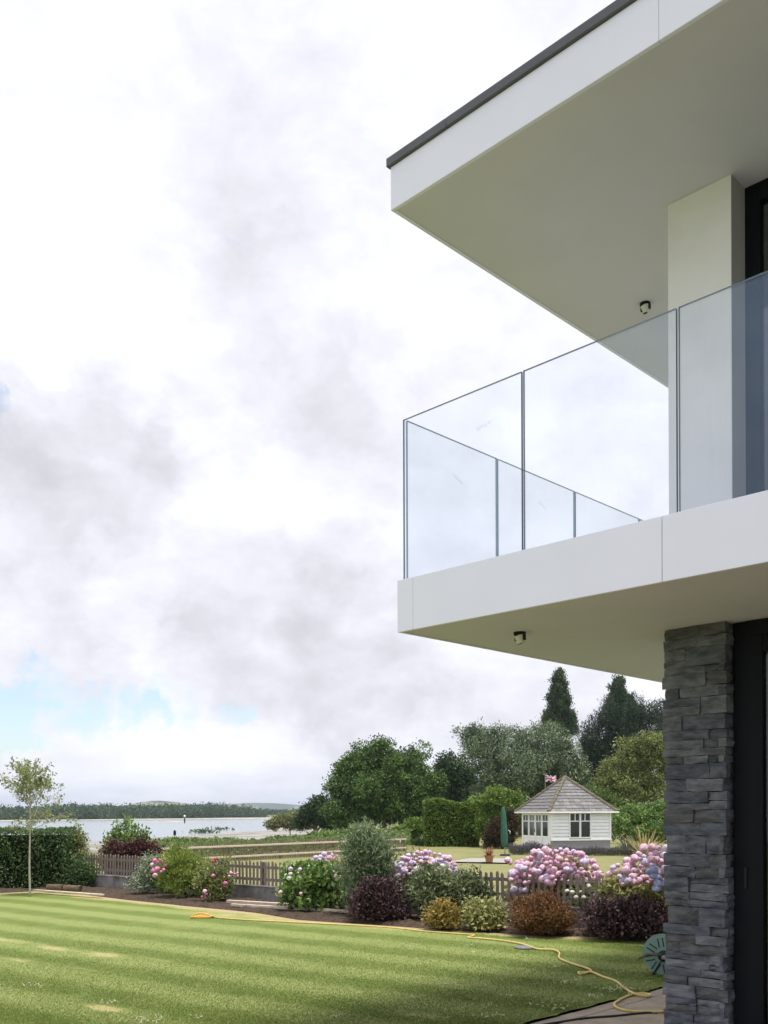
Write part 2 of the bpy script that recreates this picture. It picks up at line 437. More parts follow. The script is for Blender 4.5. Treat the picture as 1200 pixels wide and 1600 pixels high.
def gridmesh(name, X, Y, Z, mats):
    r, c = X.shape; i = (np.arange(r - 1)[:, None] * c + np.arange(c - 1)[None, :]).ravel()
    T = np.concatenate([np.stack([i, i + 1, i + c + 1], 1), np.stack([i, i + c + 1, i + c], 1)])
    return raw(name, np.stack([X.ravel(), Y.ravel(), Z.ravel()], 1), tris=T, mats=mats, smooth=True)
def ground_material():
    m = bpy.data.materials.new('shore_and_meadow'); m.use_nodes = True
    t = NT(m.node_tree); b = t.n['Principled BSDF']; b.inputs['Roughness'].default_value = .95; b.inputs['Specular IOR Level'].default_value = .1
    p = t.new('ShaderNodeNewGeometry').outputs['Position']; x, y, z = t.sep(p)
    n = t.noise(p, .12, 8, .65); n2 = t.noise(p, 1.6, 6, .65)
    grass = t.mix(t.ss(n2, .35, .65), (.10, .125, .04), (.19, .19, .08))
    mud = t.mix(t.ss(n, .38, .62), (.36, .34, .31), (.20, .19, .165))
    mud = t.mix(t.ss(t.noise(p, .5, 6, .7), .56, .66), mud, (.10, .12, .05))
    zz = t.m('ADD', z, t.m('MULTIPLY', t.m('SUBTRACT', n, .5), .5))
    c = t.mix(t.ss(zz, -1.75, -1.35), mud, grass)
    sand = t.mix(t.ss(n, .35, .65), (.46, .42, .33), (.34, .31, .24))
    far = t.ss(y, 330., 390.)
    sandf = t.m('MULTIPLY', far, t.ss(z, -1.6, -1.9))
    t.put(b.inputs['Base Color'], t.mix(sandf, c, sand))
    return m
obj('ground', gridmesh('ground', GX, GY, GZ, [ground_material()]), kind='structure')

def water_material():
    m = bpy.data.materials.new('estuary_water'); m.use_nodes = True
    t = NT(m.node_tree); b = t.n['Principled BSDF']
    b.inputs['Base Color'].default_value = (.20, .235, .25, 1); b.inputs['Roughness'].default_value = .22; b.inputs['Specular IOR Level'].default_value = .5
    p = t.new('ShaderNodeNewGeometry').outputs['Position']
    bn = t.new('ShaderNodeBump'); bn.inputs['Strength'].default_value = .35; bn.inputs['Distance'].default_value = .05
    t.put(bn.inputs['Height'], t.noise(t.v('MULTIPLY', p, (.5, 1.2, 1.)), 1.0, 5, .6)); t.l.new(bn.outputs[0], b.inputs['Normal'])
    return m
obj('water', raw('water', [(-1500, 60, WATER_Z), (600, 60, WATER_Z), (600, 3000, WATER_Z), (-1500, 3000, WATER_Z)], [(0, 1, 2, 3)], mats=[water_material()]), kind='structure')

# distant hills
hx = np.linspace(-4200, 2600, 240); hy = np.linspace(2300, 6000, 40)
HX, HY = np.meshgrid(hx, hy)
def hill(X, Y, px, d, sx, sy, top):
    c = at(px, 1270, d)
    return top * np.exp(-((X - c[0]) / sx) ** 2 - ((Y - d) / sy) ** 2)
HZ = -3 + 0 * HX
for px, d, sx, sy, top in ((250, 3000, 150, 300, 43), (150, 3000, 240, 300, 30), (400, 4600, 420, 500, 52), (560, 4700, 500, 500, 52), (-100, 3300, 420, 400, 34), (320, 4300, 300, 400, 36), (800, 4600, 700, 500, 50), (-600, 3600, 900, 500, 45)):
    HZ = np.maximum(HZ, -3 + hill(HX, HY, px, d, sx, sy, top + 3))
HZ += 1.6 * nz(HX, HY, .006, 3)
def hill_material():
    m = bpy.data.materials.new('hill_fields'); m.use_nodes = True
    t = NT(m.node_tree); b = t.n['Principled BSDF']; b.inputs['Roughness'].default_value = 1.; b.inputs['Specular IOR Level'].default_value = 0.
    p = t.new('ShaderNodeNewGeometry').outputs['Position']
    vo = t.new('ShaderNodeTexVoronoi'); t.put(vo.inputs['Vector'], t.v('MULTIPLY', p, (.006, .0028, .01))); vo.inputs['Scale'].default_value = 1.0
    r = t.sep(vo.outputs['Color'])[0]
    c = t.mix(t.ss(r, .45, .5), (.045, .075, .03), (.20, .19, .10))
    c = t.mix(t.ss(t.noise(p, .009, 6, .7), .5, .56), c, (.025, .045, .022))
    t.put(b.inputs['Base Color'], c); return m
obj('hills', gridmesh('hills', HX, HY, HZ, [hill_material()]), kind='structure')

# ---- lawn
EDGE_PX = [(-200, 1398), (0, 1396), (55, 1393), (130, 1398), (200, 1406), (300, 1417), (400, 1427), (467, 1438), (600, 1447), (700, 1454), (817, 1461), (1006, 1466), (1060, 1467)]
EDGE = np.array([onz(*q)[:2] for q in EDGE_PX])
EDGE = np.vstack([[-16, EDGE[0, 1] + 1.0], EDGE, [6.5, 10.2]])
HOUSE = np.array([0.0953, 6.4018]); YAW = -0.7836
AX = np.array([math.cos(YAW), math.sin(YAW)]); BX = np.array([-math.sin(YAW), math.cos(YAW)])
def h2w(a, b, z=0.): p = HOUSE + AX * a + BX * b; return np.array([p[0], p[1], z])
def edge_y(x): return np.interp(x, EDGE[:, 0], EDGE[:, 1])
PAT_A = 0.16                                                # the patio's lawn edge, in house axes
DRY = [(onz(430, 1434), 1.5, .45, .9), (onz(350, 1430), 1.0, .35, .6), (onz(510, 1441), 1.0, .3, .6), (onz(155, 1491), .42, .16, 1.0), (onz(90, 1482), .7, .11, .8), (onz(20, 1470), .9, .13, .85), (onz(215, 1494), .7, .08, .55), (onz(30, 1500), .9, .09, .6), (onz(120, 1512), .7, .08, .45),
       (onz(60, 1503), .6, .15, .5), (onz(165, 1576), .3, .1, .8), (onz(5, 1560), .7, .2, .35), (onz(645, 1584), .35, .14, .55), (onz(260, 1445), 1.6, .3, .35), (onz(340, 1455), .6, .15, .4), (onz(120, 1410), 1.6, .25, .35)]
TD = np.array([.80, -.60]); TN = np.array([.60, .80])
def dryness(X, Y):
    e = edge_y(X) - Y
    n = nz(X, Y, 3.0, 5); n2 = nz(X, Y, 9.0, 6)
    d = .95 * np.exp(-(np.clip(e, 0, None) / ((.42 + .14 * n) * (1.15 - .55 * ss(-3, 2.5, X)))) ** 2) + .10 * n + .06 * n2
    for c, l, wd, amp in DRY:
        u = (X - c[0]) * TD[0] + (Y - c[1]) * TD[1]; v = (X - c[0]) * TN[0] + (Y - c[1]) * TN[1]
        q = (u / l) ** 2 + (v / wd) ** 2
        d = np.maximum(d, amp * np.exp(-q) * (1 + .45 * n + .35 * n2))
    return np.clip(d, 0, 1)
def stripe(X, Y):
    s = X * TN[0] + Y * TN[1] + .022 * nz(X, Y, 1.3, 8) + .012 * nz(X, Y, 7., 12)
    return .5 + .5 * np.tanh(2.6 * np.sin(s * 2 * math.pi / .92 + 1.0) + .8 * nz(X, Y, 5.0, 31) + .5 * nz(X, Y, 16.0, 32))
def lawn_material(name, blades=False):
    m = bpy.data.materials.new(name); m.use_nodes = True
    t = NT(m.node_tree); b = t.n['Principled BSDF']; b.inputs['Roughness'].default_value = .8; b.inputs['Specular IOR Level'].default_value = .15
    dr = t.new('ShaderNodeAttribute', attribute_name='dry').outputs['Fac']
    st = t.new('ShaderNodeAttribute', attribute_name='stripe').outputs['Fac']
    p = t.new('ShaderNodeNewGeometry').outputs['Position']
    f1 = t.noise(p, 17, 10, .78); f2 = t.noise(p, 2.2, 5, .6); f3 = t.noise(p, 130, 4, .7)
    g = t.mix(st, (.118, .162, .032), (.212, .258, .075))
    g = t.mix(t.ss(f2, .35, .70), g, t.mix(st, (.150, .184, .044), (.225, .256, .082)))
    g = t.mix(t.ss(f1, .55, .8, 0., .28), g, (.075, .115, .025))
    g = t.mix(t.ss(f3, .45, .75, 0., .16), g, (.28, .31, .13))
    dryc = t.mix(t.ss(f1, .35, .65), (.44, .39, .17), (.33, .32, .115))
    c = t.mix(t.ss(t.m('ADD', dr, t.m('MULTIPLY', t.m('SUBTRACT', t.noise(p, 10, 9, .8), .5), 1.7)), .25, .90, 0., .85), g, dryc)
    bald = t.mix(t.ss(f1, .4, .6), (.47, .33, .20), (.36, .25, .15))
    c = t.mix(t.ss(t.m('ADD', dr, t.m('MULTIPLY', t.m('SUBTRACT', t.noise(p, 8, 8, .8), .5), 1.5)), .62, 1.05, 0., .8), c, bald)
    if blades:
        r = t.new('ShaderNodeAttribute', attribute_name='tint').outputs['Fac']
        hs = t.new('ShaderNodeHueSaturation'); t.put(hs.inputs['Color'], c); t.put(hs.inputs['Value'], t.m('ADD', .90, t.m('MULTIPLY', r, .36)))
        c = hs.outputs[0]
        gn = t.new('ShaderNodeNewGeometry').outputs['Normal']
        t.put(b.inputs['Normal'], t.v('NORMALIZE', t.v('ADD', (0., 0., .8), t.v('SCALE', gn, .2))))
    else:
        bn = t.new('ShaderNodeBump'); bn.inputs['Strength'].default_value = .25; bn.inputs['Distance'].default_value = .008
        t.put(bn.inputs['Height'], t.m('ADD', f1, t.m('MULTIPLY', f3, .4))); t.l.new(bn.outputs[0], b.inputs['Normal'])
    t.put(b.inputs['Base Color'], c)
    if blades:
        tr = t.new('ShaderNodeBsdfTranslucent'); t.put(tr.inputs[0], c)
        mx_ = t.new('ShaderNodeMixShader'); mx_.inputs[0].default_value = .5
        t.l.new(b.outputs[0], mx_.inputs[1]); t.l.new(tr.outputs[0], mx_.inputs[2]); t.l.new(mx_.outputs[0], t.n['Material Output'].inputs[0])
    return m
xs = np.arange(-15.5, 6.5, .1); ts = np.linspace(0, 1, 200)
LX = np.repeat(xs[None, :], len(ts), 0)
ylo = -5.0
LY = ylo + (edge_y(LX) - ylo) * ts[:, None] ** .8
# leave out what lies under the patio
def in_patio(X, Y): return ((X - HOUSE[0]) * AX[0] + (Y - HOUSE[1]) * AX[1]) > PAT_A
def lawn_mesh():
    r, c = LX.shape; i = (np.arange(r - 1)[:, None] * c + np.arange(c - 1)[None, :]).ravel()
    X, Y = LX.ravel().copy(), LY.ravel().copy()
    a = (X - HOUSE[0]) * AX[0] + (Y - HOUSE[1]) * AX[1]
    wob = .012 * np.sin(((X - HOUSE[0]) * BX[0] + (Y - HOUSE[1]) * BX[1]) * 13) + .008 * np.sin(((X) + Y) * 31)
    near = (a > PAT_A) & (a < PAT_A + .13)                   # snap the border cells onto the patio edge
    X = np.where(near, X - AX[0] * (a - PAT_A - wob), X); Y = np.where(near, Y - AX[1] * (a - PAT_A - wob), Y)
    Z = .008 * nz(X, Y, .9, 9)
    Z = np.where(near, Z - .0, Z)
    T = np.concatenate([np.stack([i, i + 1, i + c + 1], 1), np.stack([i, i + c + 1, i + c], 1)])
    aa = (X - HOUSE[0]) * AX[0] + (Y - HOUSE[1]) * AX[1]
    T = T[(aa[T] < PAT_A + .06).all(1)]
    me = raw('lawn', np.stack([X, Y, Z], 1), tris=T, mats=[lawn_material('mown_lawn')], smooth=True)
    for nme, val in (('dry', dryness(X, Y)), ('stripe', stripe(X, Y))):
        at_ = me.attributes.new(nme, 'FLOAT', 'POINT'); at_.data.foreach_set('value', val.astype(np.float32))
    return me
obj('lawn', lawn_mesh(), kind='structure')
# mown blades standing in the near part of the lawn
def blades(n):
    Y = 6.6 + (rng.uniform(0, 1, n) ** 1.9) * 8.0; X = rng.uniform(-.46, .36, n) * Y
    k = (~in_patio(X, Y)) & (Y < edge_y(X) - .02) & (rng.uniform(0, 1, n) < 1.15 - ss(7.5, 14.5, Y)); X, Y = X[k], Y[k]; n = len(X)
    dr = dryness(X, Y); st = stripe(X, Y)
    h = (.005 + .010 * rng.uniform(0, 1, n)) * (1 - .5 * dr); th = rng.uniform(0, 6.28, n); wd = .0022 + .002 * rng.uniform(0, 1, n)
    lean = np.where(st > .5, 1, -1)[:, None] * TD[None, :] * (h * .5)[:, None] + rng.normal(0, .004, (n, 2))
    z0 = .008 * nz(X, Y, .9, 9) - .002
    A = np.stack([X - wd * np.cos(th), Y - wd * np.sin(th), z0], 1); B = np.stack([X + wd * np.cos(th), Y + wd * np.sin(th), z0], 1)
    Tp = np.stack([X + lean[:, 0], Y + lean[:, 1], z0 + h], 1)
    V = np.stack([A, B, Tp], 1).reshape(-1, 3)
    me = raw('grass', V, tris=np.arange(3 * n).reshape(-1, 3), mats=[lawn_material('grass_blades', True)], tint=rng.uniform(0, 1, n))
    for nme, val in (('dry', dr), ('stripe', st)):
        a = me.attributes.new(nme, 'FLOAT', 'POINT'); a.data.foreach_set('value', np.repeat(val, 3).astype(np.float32))
    return me
obj('grass', blades(560000), kind='stuff')
# pale dry clippings lying on the lawn
cl = []
for px, py, k, sp in ((735, 1479, 10, .04), (826, 1469, 12, .05), (890, 1486, 8, .03), (960, 1547, 60, .10), (885, 1537, 14, .06), (705, 1540, 12, .05), (1017, 1536, 6, .02), (868, 1577, 22, .08), (770, 1590, 16, .07), (790, 1558, 10, .05),
                      (763, 1571, 8, .05), (930, 1559, 10, .06), (905, 1533, 12, .06), (230, 1597, 40, .10), (160, 1570, 18, .08), (310, 1592, 8, .03), (530, 1592, 8, .04), (45, 1544, 20, .12), (740, 1490, 6, .03), (975, 1522, 8, .05), (870, 1514, 8, .04), (640, 1560, 6, .03)):
    c = onz(px, py); p = c + np.stack([rng.normal(0, sp, k), rng.normal(0, sp * .8, k), .016 + .012 * rng.uniform(0, 1, k)], 1)
    k = len(p); cl.append(leaves(p, unit(k), .038, .009, up=0, tints=rng.uniform(.5, 1, k)))
L['clip'] = leafmat('dry_clippings', (.40, .38, .22), (.66, .63, .46))
leafobj('clippings', join(cl), L['clip'], kind='stuff')

# ---- flower bed
n = len(EDGE)
FENCE0, FENCE1 = np.array([-6.75, 20.75]), np.array([4.9, 11.05])
FD = (FENCE1 - FENCE0) / np.linalg.norm(FENCE1 - FENCE0); FN = np.array([-FD[1], FD[0]])
def fence_y(x): return FENCE0[1] + (x - FENCE0[0]) * FD[1] / FD[0]
bxs = np.arange(-15, 6.4, .12); q = np.linspace(0, 1, 26)
BXg = np.repeat(bxs[None, :], len(q), 0); far_y = np.where(BXg < -6.7, 21.6, fence_y(BXg) + .3)
near_y = edge_y(BXg) - .03
BYg = near_y + (np.maximum(far_y, near_y + .5) - near_y) * q[:, None]
BZg = -.05 + .09 * np.minimum(1, q[:, None] * 8) + .018 * nz(BXg, BYg, 6, 11) + .012 * rng.normal(size=BXg.shape)
obj('flower_bed', gridmesh('flower_bed', BXg, BYg, BZg, [M['soil']]), kind='structure')

# ---- neighbour's lawn beyond the fence
def back_z(X, Y): return -.02 - .28 * ss(15, 34, Y)
ay = np.linspace(0, 1, 60); axx = np.arange(-12, 40, .5)
AXg = np.repeat(axx[None, :], len(ay), 0); y_in = np.where(AXg < 6.4, np.maximum(fence_y(AXg) + .12, 9), 9.0)
AYg = y_in + (66 - y_in) * ay[:, None] ** 1.3
keep_z = back_z(AXg, AYg)
M['backlawn'] = mat('dry_neighbour_lawn', (.255, .235, .105), .9, .1, .0, .9, .4, 12, col2=(.185, .19, .075), detail=9)
obj('back_lawn', gridmesh('back_lawn', AXg, AYg, keep_z, [M['backlawn']]), kind='structure')
pp = [onz(px, py, -.27) for px, py in ((700, 1347), (800, 1349), (800, 1342), (735, 1341.5))]
obj('path', raw('path', [p + np.array([0, 0, .02]) for p in pp], [(0, 1, 2, 3)], mats=[M['litegrey']]), kind='structure')

# ---- patio
patio = obj('patio', raw('patio', [h2w(PAT_A - .01, -4, -.075), h2w(12, -4, -.075), h2w(12, 3.2, -.075), h2w(PAT_A - .01, 3.2, -.075)], [(0, 1, 2, 3)], mats=[M['soil']]), kind='structure')
M['grout'] = M['mortar']
for i in range(6):
    off = (0, .42, .2, .6, .1, .35)[i]
    a0 = PAT_A - .004 + (0 if i == 0 else .16 + (i - 1) * .62); a1 = PAT_A - .004 + .16 + i * .62
    b = -3.4 + off
    while b < 3.1:
        ln = random.choice((.62, .92, .92))
        bm = bx(a0 + .006, a1 - .006, b + .006, b + ln - .006, -.072, -.010 + random.uniform(-.003, .003), bev=.006)
        for v in bm.verts: v.co = Vector(h2w(v.co.x, v.co.y, v.co.z))
        obj('paving_slab', bm, M['paving'], patio); b += ln

# ================================================================== HOUSE
house = thing('modern_house', 'white flat-roofed modern house with glass balcony and dark stone pillar', 'house', (HOUSE[0], HOUSE[1], 0), YAW)
def hray(px, py):
    r = ray(px, py); c = -np.array([HOUSE[0], HOUSE[1]])
    o = np.array([c @ AX, c @ BX, EYE]); d = np.array([r[:2] @ AX, r[:2] @ BX, r[2]])
    return o, d
def on_b(px, py, b): o, d = hray(px, py); t = (b - o[1]) / d[1]; return o + d * t
def on_hz(px, py, z): o, d = hray(px, py); t = (z - o[2]) / d[2]; return o + d * t
Z1, Z2, ZG, ZR1, ZR2 = 2.82, 3.171, 4.261, 5.686, 5.978
BK = 8.0; RT = 8.0
# roof
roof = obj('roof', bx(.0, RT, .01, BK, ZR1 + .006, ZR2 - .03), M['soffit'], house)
RA, RB = -.031, -.018
fj = on_b(1029, 20, RB)[0]
def fpan(par, a0, a1, b0, b1, z0, z1): return obj('fascia_panel', bx(a0, a1, b0, b1, z0, z1, bev=.002), M['fascia'], par)
for a0, a1 in ((RA, fj - .0012), (fj + .0012, fj + 3.0), (fj + 3.006, RT)): fpan(roof, a0, a1, RB, RB + .028, ZR1, ZR2)
for b0, b1 in ((RB + .03, 2.4), (2.406, 4.8), (4.806, BK)): fpan(roof, RA, RA + .028, b0, b1, ZR1, ZR2)
cj = on_b(697, 200, RB - .02)[0]
for a0, a1 in ((RA - .022, cj - .001), (cj + .001, RT)): obj('roof_trim', bx(a0, a1, RB - .022, RB + .12, ZR2 + .002, ZR2 + .06, bev=.003), M['cap'], roof)
obj('roof_trim', bx(RA - .022, RA + .12, RB + .122, BK, ZR2 + .002, ZR2 + .06, bev=.003), M['cap'], roof)
obj('roof_deck', bx(RA + .121, RT, RB + .121, BK, ZR2 - .028, ZR2 + .02), M['cap'], roof)
# balcony
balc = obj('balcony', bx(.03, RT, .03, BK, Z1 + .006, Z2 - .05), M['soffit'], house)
bj = on_b(645, 950, 0)[0]; a3 = 1.958
for a0, a1 in ((0, bj - .0012), (bj + .0012, a3 - .002), (a3 + .002, 4.0), (4.006, RT)): fpan(balc, a0, a1, 0, .026, Z1, Z2)
for b0, b1 in ((.028, 2.4), (2.406, 4.8), (4.806, BK)): fpan(balc, 0, .026, b0, b1, Z1, Z2)
G = .030; TH = .017
def pane(a0, a1, b0, b1, label=None):
    bm = bx(a0, a1, b0, b1, Z2 - .045, ZG); bm.normal_update()
    thin_b = (b1 - b0) < .05
    for f in bm.faces:
        main = abs(f.normal.y) > .9 if thin_b else abs(f.normal.x) > .9
        f.material_index = 0 if main else 1
    return obj('glass_pane', bm, [M['glass'], M['glass_edge']], balc, label=label)
fronts = [(G, 1.018), (1.033, 2.027), (2.042, 3.036), (3.051, 4.045), (4.06, 5.054), (5.069, 6.06)]
j2 = on_b(1051.5, 640, G)[0]; print('joint2', j2)
FP = [pane(a0, a1, G, G + TH) for a0, a1 in fronts]
SP = [pane(G, G + TH, b0, b1) for b0, b1 in ((G + TH + .012, 1.037), (1.052, 2.077), (2.092, 3.123), (3.138, 4.17), (4.185, 5.2), (5.215, 6.3))]
# clamping channel along the glass foot and little scrawled site marks on three panes
obj('glass_channel', bx(G + .02, RT, G + TH + .002, G + .05, Z2 - .048, Z2 - .004), M['metal'], balc)
def scribble(p, axis, par, flip=1):
    pts = []
    for k in range(14): pts.append((k * .0085 + .004 * math.sin(k * 2.1), .018 * math.sin(k * 1.9 + .5) * (1 if k % 5 else 0)))
    V = []
    for u, v in pts:
        o_, off = (np.array([u, -.0022, v + u * .25 * flip]) if axis == 'a' else np.array([-.0022, u, v + u * .25 * flip])), .0016
        V += [p + o_ + np.array([0, 0, off]), p + o_ - np.array([0, 0, off])]
    obj('chalk_mark', raw('chalk_mark', V, [(2 * i, 2 * i + 1, 2 * i + 3, 2 * i + 2) for i in range(13)], mats=[M['metal']]), None, par)
def on_a(px, py, a): o, d = hray(px, py); t = (a - o[0]) / d[0]; return o + d * t
# upper wall, window
UB = 1.275; UA = 1.32
wr = on_b(1143, 600, UB)[0]; print('upper wall right', wr)
obj('wall', bx(UA, wr, UB, UB + .3, Z2 - .05, ZR1 + .004), M['render'], house)
obj('wall', bx(UA, UA + .3, UB + .302, BK - .3, 0, ZR1 + .004), M['render'], house)
win = obj('window', bx(wr + .002, wr + .10, UB + .20, UB + .27, Z2 - .04, ZR1 + .003), M['darkframe'], house)      # left jamb of the sliding window
obj('window_reveal', bx(wr - .004, wr + .003, UB + .004, UB + .205, Z2 - .045, ZR1 + .002), M['reveal'], win)
obj('top_frame', bx(wr + .102, RT, UB + .20, UB + .27, ZR1 - .12, ZR1 + .003), M['darkframe'], win)
obj('bottom_frame', bx(wr + .102, RT, UB + .20, UB + .27, Z2 - .04, Z2 + .06), M['darkframe'], win)
a = wr + .102
for k in range(3):
    obj('pane', bx(a, a + 1.52, UB + .228, UB + .24, Z2 + .06, ZR1 - .12), M['window_glass'], win)
    obj('mullion', bx(a + 1.522, a + 1.60, UB + .205, UB + .265, Z2 + .062, ZR1 - .122), M['darkframe'], win); a += 1.602
# rooms behind the glass
obj('upper_room_floor', bx(UA + .302, RT, UB + .28, BK - .31, Z2 - .045, Z2 - .01), M['room'], house)
obj('upper_room_wall', bx(UA + .302, RT, BK - .3, BK - .05, Z2 - .04, ZR1), M['room'], house)
obj('lower_room_floor', bx(UA + .302, RT, UB + .28, BK - .31, -.06, -.01), M['room'], house)
obj('lower_room_wall', bx(UA + .302, RT, BK - .3, BK - .05, 0, Z1), M['room'], house)
obj('end_wall', bx(RT - .25, RT - .01, UB, BK - .31, 0, ZR1 - .0), M['render'], house)
# stone pillar
PB = 1.262; PA0 = 1.280
PA1 = on_b(1135, 1300, PB)[0]; PB1 = PB + .46; print('pillar right', PA1)
pil = obj('stone_pillar', bx(PA0 + .03, PA1 - .03, PB + .03, PB1, -.05, Z1 + .004), M['mortar'], house)
def stone(x0, x1, y0, y1, z0, z1, face):
    """rough split stone: its outer face is faceted and uneven"""
    bm = bmesh.new()
    nu, nv = 3, 2
    prot = random.uniform(-.016, .014)
    def P(i, j, outer):
        ju, jv = (random.uniform(-.0035, .0035) if 0 < i < nu else random.uniform(-.003, .003)), random.uniform(-.004, .004)
        u, vv = i / nu, j / nv
        o_ = prot + (random.uniform(-.005, .006) if outer else 0)
        edge = (i in (0, nu)) or (j in (0, nv))
        if outer and edge: o_ -= random.uniform(.004, .012)
        z = z0 + (z1 - z0) * vv + jv
        if face == 'f': return Vector((x0 + (x1 - x0) * u + ju, (y0 - o_) if outer else y1, z))
        if face == 'r': return Vector(((x1 + o_) if outer else x0, y0 + (y1 - y0) * u + ju, z))
        return Vector(((x0 - o_) if outer else x1, y1 + (y0 - y1) * u + ju, z))
    Fg = [[bm.verts.new(P(i, j, True)) for j in range(nv + 1)] for i in range(nu + 1)]
    Bg = [bm.verts.new(P(i, j, False)) for i, j in ((0, 0), (nu, 0), (nu, nv), (0, nv))]
    for i in range(nu):
        for j in range(nv): bm.faces.new((Fg[i][j], Fg[i + 1][j], Fg[i + 1][j + 1], Fg[i][j + 1]))
    bm.faces.new([Fg[i][0] for i in range(nu, -1, -1)] + [Bg[0], Bg[1]])
    bm.faces.new([Fg[i][nv] for i in range(nu + 1)] + [Bg[2], Bg[3]])
    bm.faces.new([Fg[0][j] for j in range(nv + 1)] + [Bg[3], Bg[0]])
    bm.faces.new([Fg[nu][j] for j in range(nv, -1, -1)] + [Bg[1], Bg[2]])
    bmesh.ops.recalc_face_normals(bm, faces=bm.faces)
    obj('stone', bm, M[random.choice(('slate_a', 'slate_a', 'slate_b', 'slate_b', 'slate_c'))], pil)
z = -.05; row = 0
WID = PA1 - PA0
while z < Z1 - .02:
    hgt = random.choice((.05, .06, .07, .085, .10, .12))
    if z + hgt > Z1 - .05: hgt = Z1 + .002 - z
    # front: two to four stones; some places hold two thin courses
    cuts = [PA0]
    while cuts[-1] < PA1 - .10:
        c = cuts[-1] + random.uniform(.11, .34)
        if PA1 - c < .09: c = PA1
        cuts.append(min(c, PA1))
    if cuts[-1] < PA1: cuts[-1] = PA1
    corner_front = row % 2 == 0
    for k in range(len(cuts) - 1):
        x0, x1 = cuts[k] + .0015, cuts[k + 1] - .0015
        if k == 0: x0 += random.uniform(-.012, .012)
        if k == len(cuts) - 2: x1 -= (0 if corner_front else random.uniform(.02, .045))
        if hgt > .085 and random.random() < .38:
            h1 = hgt * random.uniform(.35, .65)
            stone(x0, x1, PB, PB + .05, z + .0015, z + h1 - .0015, 'f'); stone(x0, x1, PB, PB + .05, z + h1 + .0015, z + hgt - .0015, 'f')
        else: stone(x0, x1, PB, PB + .05, z + .0015, z + hgt - .0015, 'f')
    b0 = PB + (.052 if corner_front else .0)
    for (q0, q1) in ((b0, PB + .24), (PB + .243, PB1)):
        stone(PA1 - .05, PA1 - .004, q0, q1, z + .0015, z + hgt - .0015, 'r')
        if q0 < PB + .2: stone(PA0 + .004, PA0 + .05, q0 + .06, q1, z + .0015, z + hgt - .0015, 'l')
    z += hgt; row += 1
# sliding door on the ground floor
DB = PB + .10
da = PA1 + .004
d0 = da
d1 = on_b(1194, 1300, DB)[0]; print('door glass from', d1)
door = obj('sliding_door', bx(d0, d0 + (d1 - d0) * .42, DB, DB + .09, -.04, Z1 + .003), M['darkframe'], house)
obj('door_stile', bx(d0 + (d1 - d0) * .42 + .004, d1, DB - .02, DB + .05, -.02, Z1 - .10), M['darkframe'], door)
obj('door_head', bx(d0 + (d1 - d0) * .42 + .004, RT, DB - .015, DB + .09, Z1 - .096, Z1 + .002), M['darkframe'], door)
obj('door_track', bx(d0 + (d1 - d0) * .42 + .004, RT, DB - .03, DB + .09, -.045, -.021), M['metal'], door)
bm = bx(d1 - .12, d1 - .10, DB - .034, DB - .021, 1.10, 1.24, bev=.005)
obj('door_handle', bm, M['black'], door)
obj('door_top_rail', bx(d1 + .002, d1 + 2.6, DB - .018, DB + .048, Z1 - .20, Z1 - .102), M['darkframe'], door)
obj('door_bottom_rail', bx(d1 + .002, d1 + 2.6, DB - .018, DB + .048, -.018, .08), M['darkframe'], door)
obj('pane', bx(d1 + .002, d1 + 2.6, DB + .01, DB + .022, .082, Z1 - .202), M['window_glass'], door)
obj('door_stile', bx(d1 + 2.602, d1 + 2.7, DB - .018, DB + .048, -.018, Z1 - .102), M['darkframe'], door)
# surface spotlights under the two soffits
for px, py, zc in ((812, 988, Z1), (1008, 474, ZR1)):
    p = on_hz(px, py, zc + .006)
    bm = bmesh.new(); bmesh.ops.create_cone(bm, cap_ends=True, segments=20, radius1=.042, radius2=.042, depth=.014)
    sp = obj('spotlight', bm, M['black'], house, loc=(p[0], p[1], zc - .0005))
    bm = bmesh.new(); bmesh.ops.create_cone(bm, cap_ends=True, segments=20, radius1=.024, radius2=.033, depth=.055)
    hd = obj('lamp_head', bm, M['lampwhite'], sp, loc=(.006, -.004, -.042)); hd.rotation_euler = (R(14), R(-10), 0)
    bm = bmesh.new(); bmesh.ops.create_cone(bm, cap_ends=True, segments=16, radius1=.017, radius2=.019, depth=.004)
    ln = obj('lens', bm, M['black'], hd.parent, loc=(.0, .003, -.071)); ln.rotation_euler = (R(14), R(-10), 0)
    obj('bracket', bx(-.036, -.028, -.012, .012, -.05, -.008), M['black'], sp)
    obj('bracket', bx(.036, .044, -.012, .012, -.05, -.008), M['black'], sp)
p = on_b(745, 672, G); scribble(p, 'a', FP[0]); p = on_a(708, 742, G + TH + .003); scribble(p, 'b', SP[0], -1); p = on_a(842, 784, G + TH + .003); scribble(p, 'b', SP[1], -1)

# ================================================================== FENCES AND WALLS
wall_o = thing('garden_wall', 'low weathered grey rendered wall carrying the picket fence', 'wall', (FENCE0[0], FENCE0[1], 0), math.atan2(FD[1], FD[0]))
FL = float(np.linalg.norm(FENCE1 - FENCE0))
bm = bmesh.new(); box(bm, 0, FL, -.07, .07, -.1, .27)
bmesh.ops.subdivide_edges(bm, edges=[e for e in bm.edges if e.calc_length() > 2], cuts=60, use_grid_fill=True)
for v in bm.verts: v.co.y += random.uniform(-.006, .006); v.co.z += random.uniform(-.004, .004)
obj('wall_body', bm, M['wall'], wall_o)
for k in range(12): obj('coping', bx(k * FL / 12 + .003, (k + 1) * FL / 12 - .003, -.085, .085, .272, .302, bev=.006), M['wall'], wall_o)
fence = thing('picket_fence', 'weathered brown picket fence with pointed tops along the low wall', 'fence', (FENCE0[0], FENCE0[1], 0), math.atan2(FD[1], FD[0]))
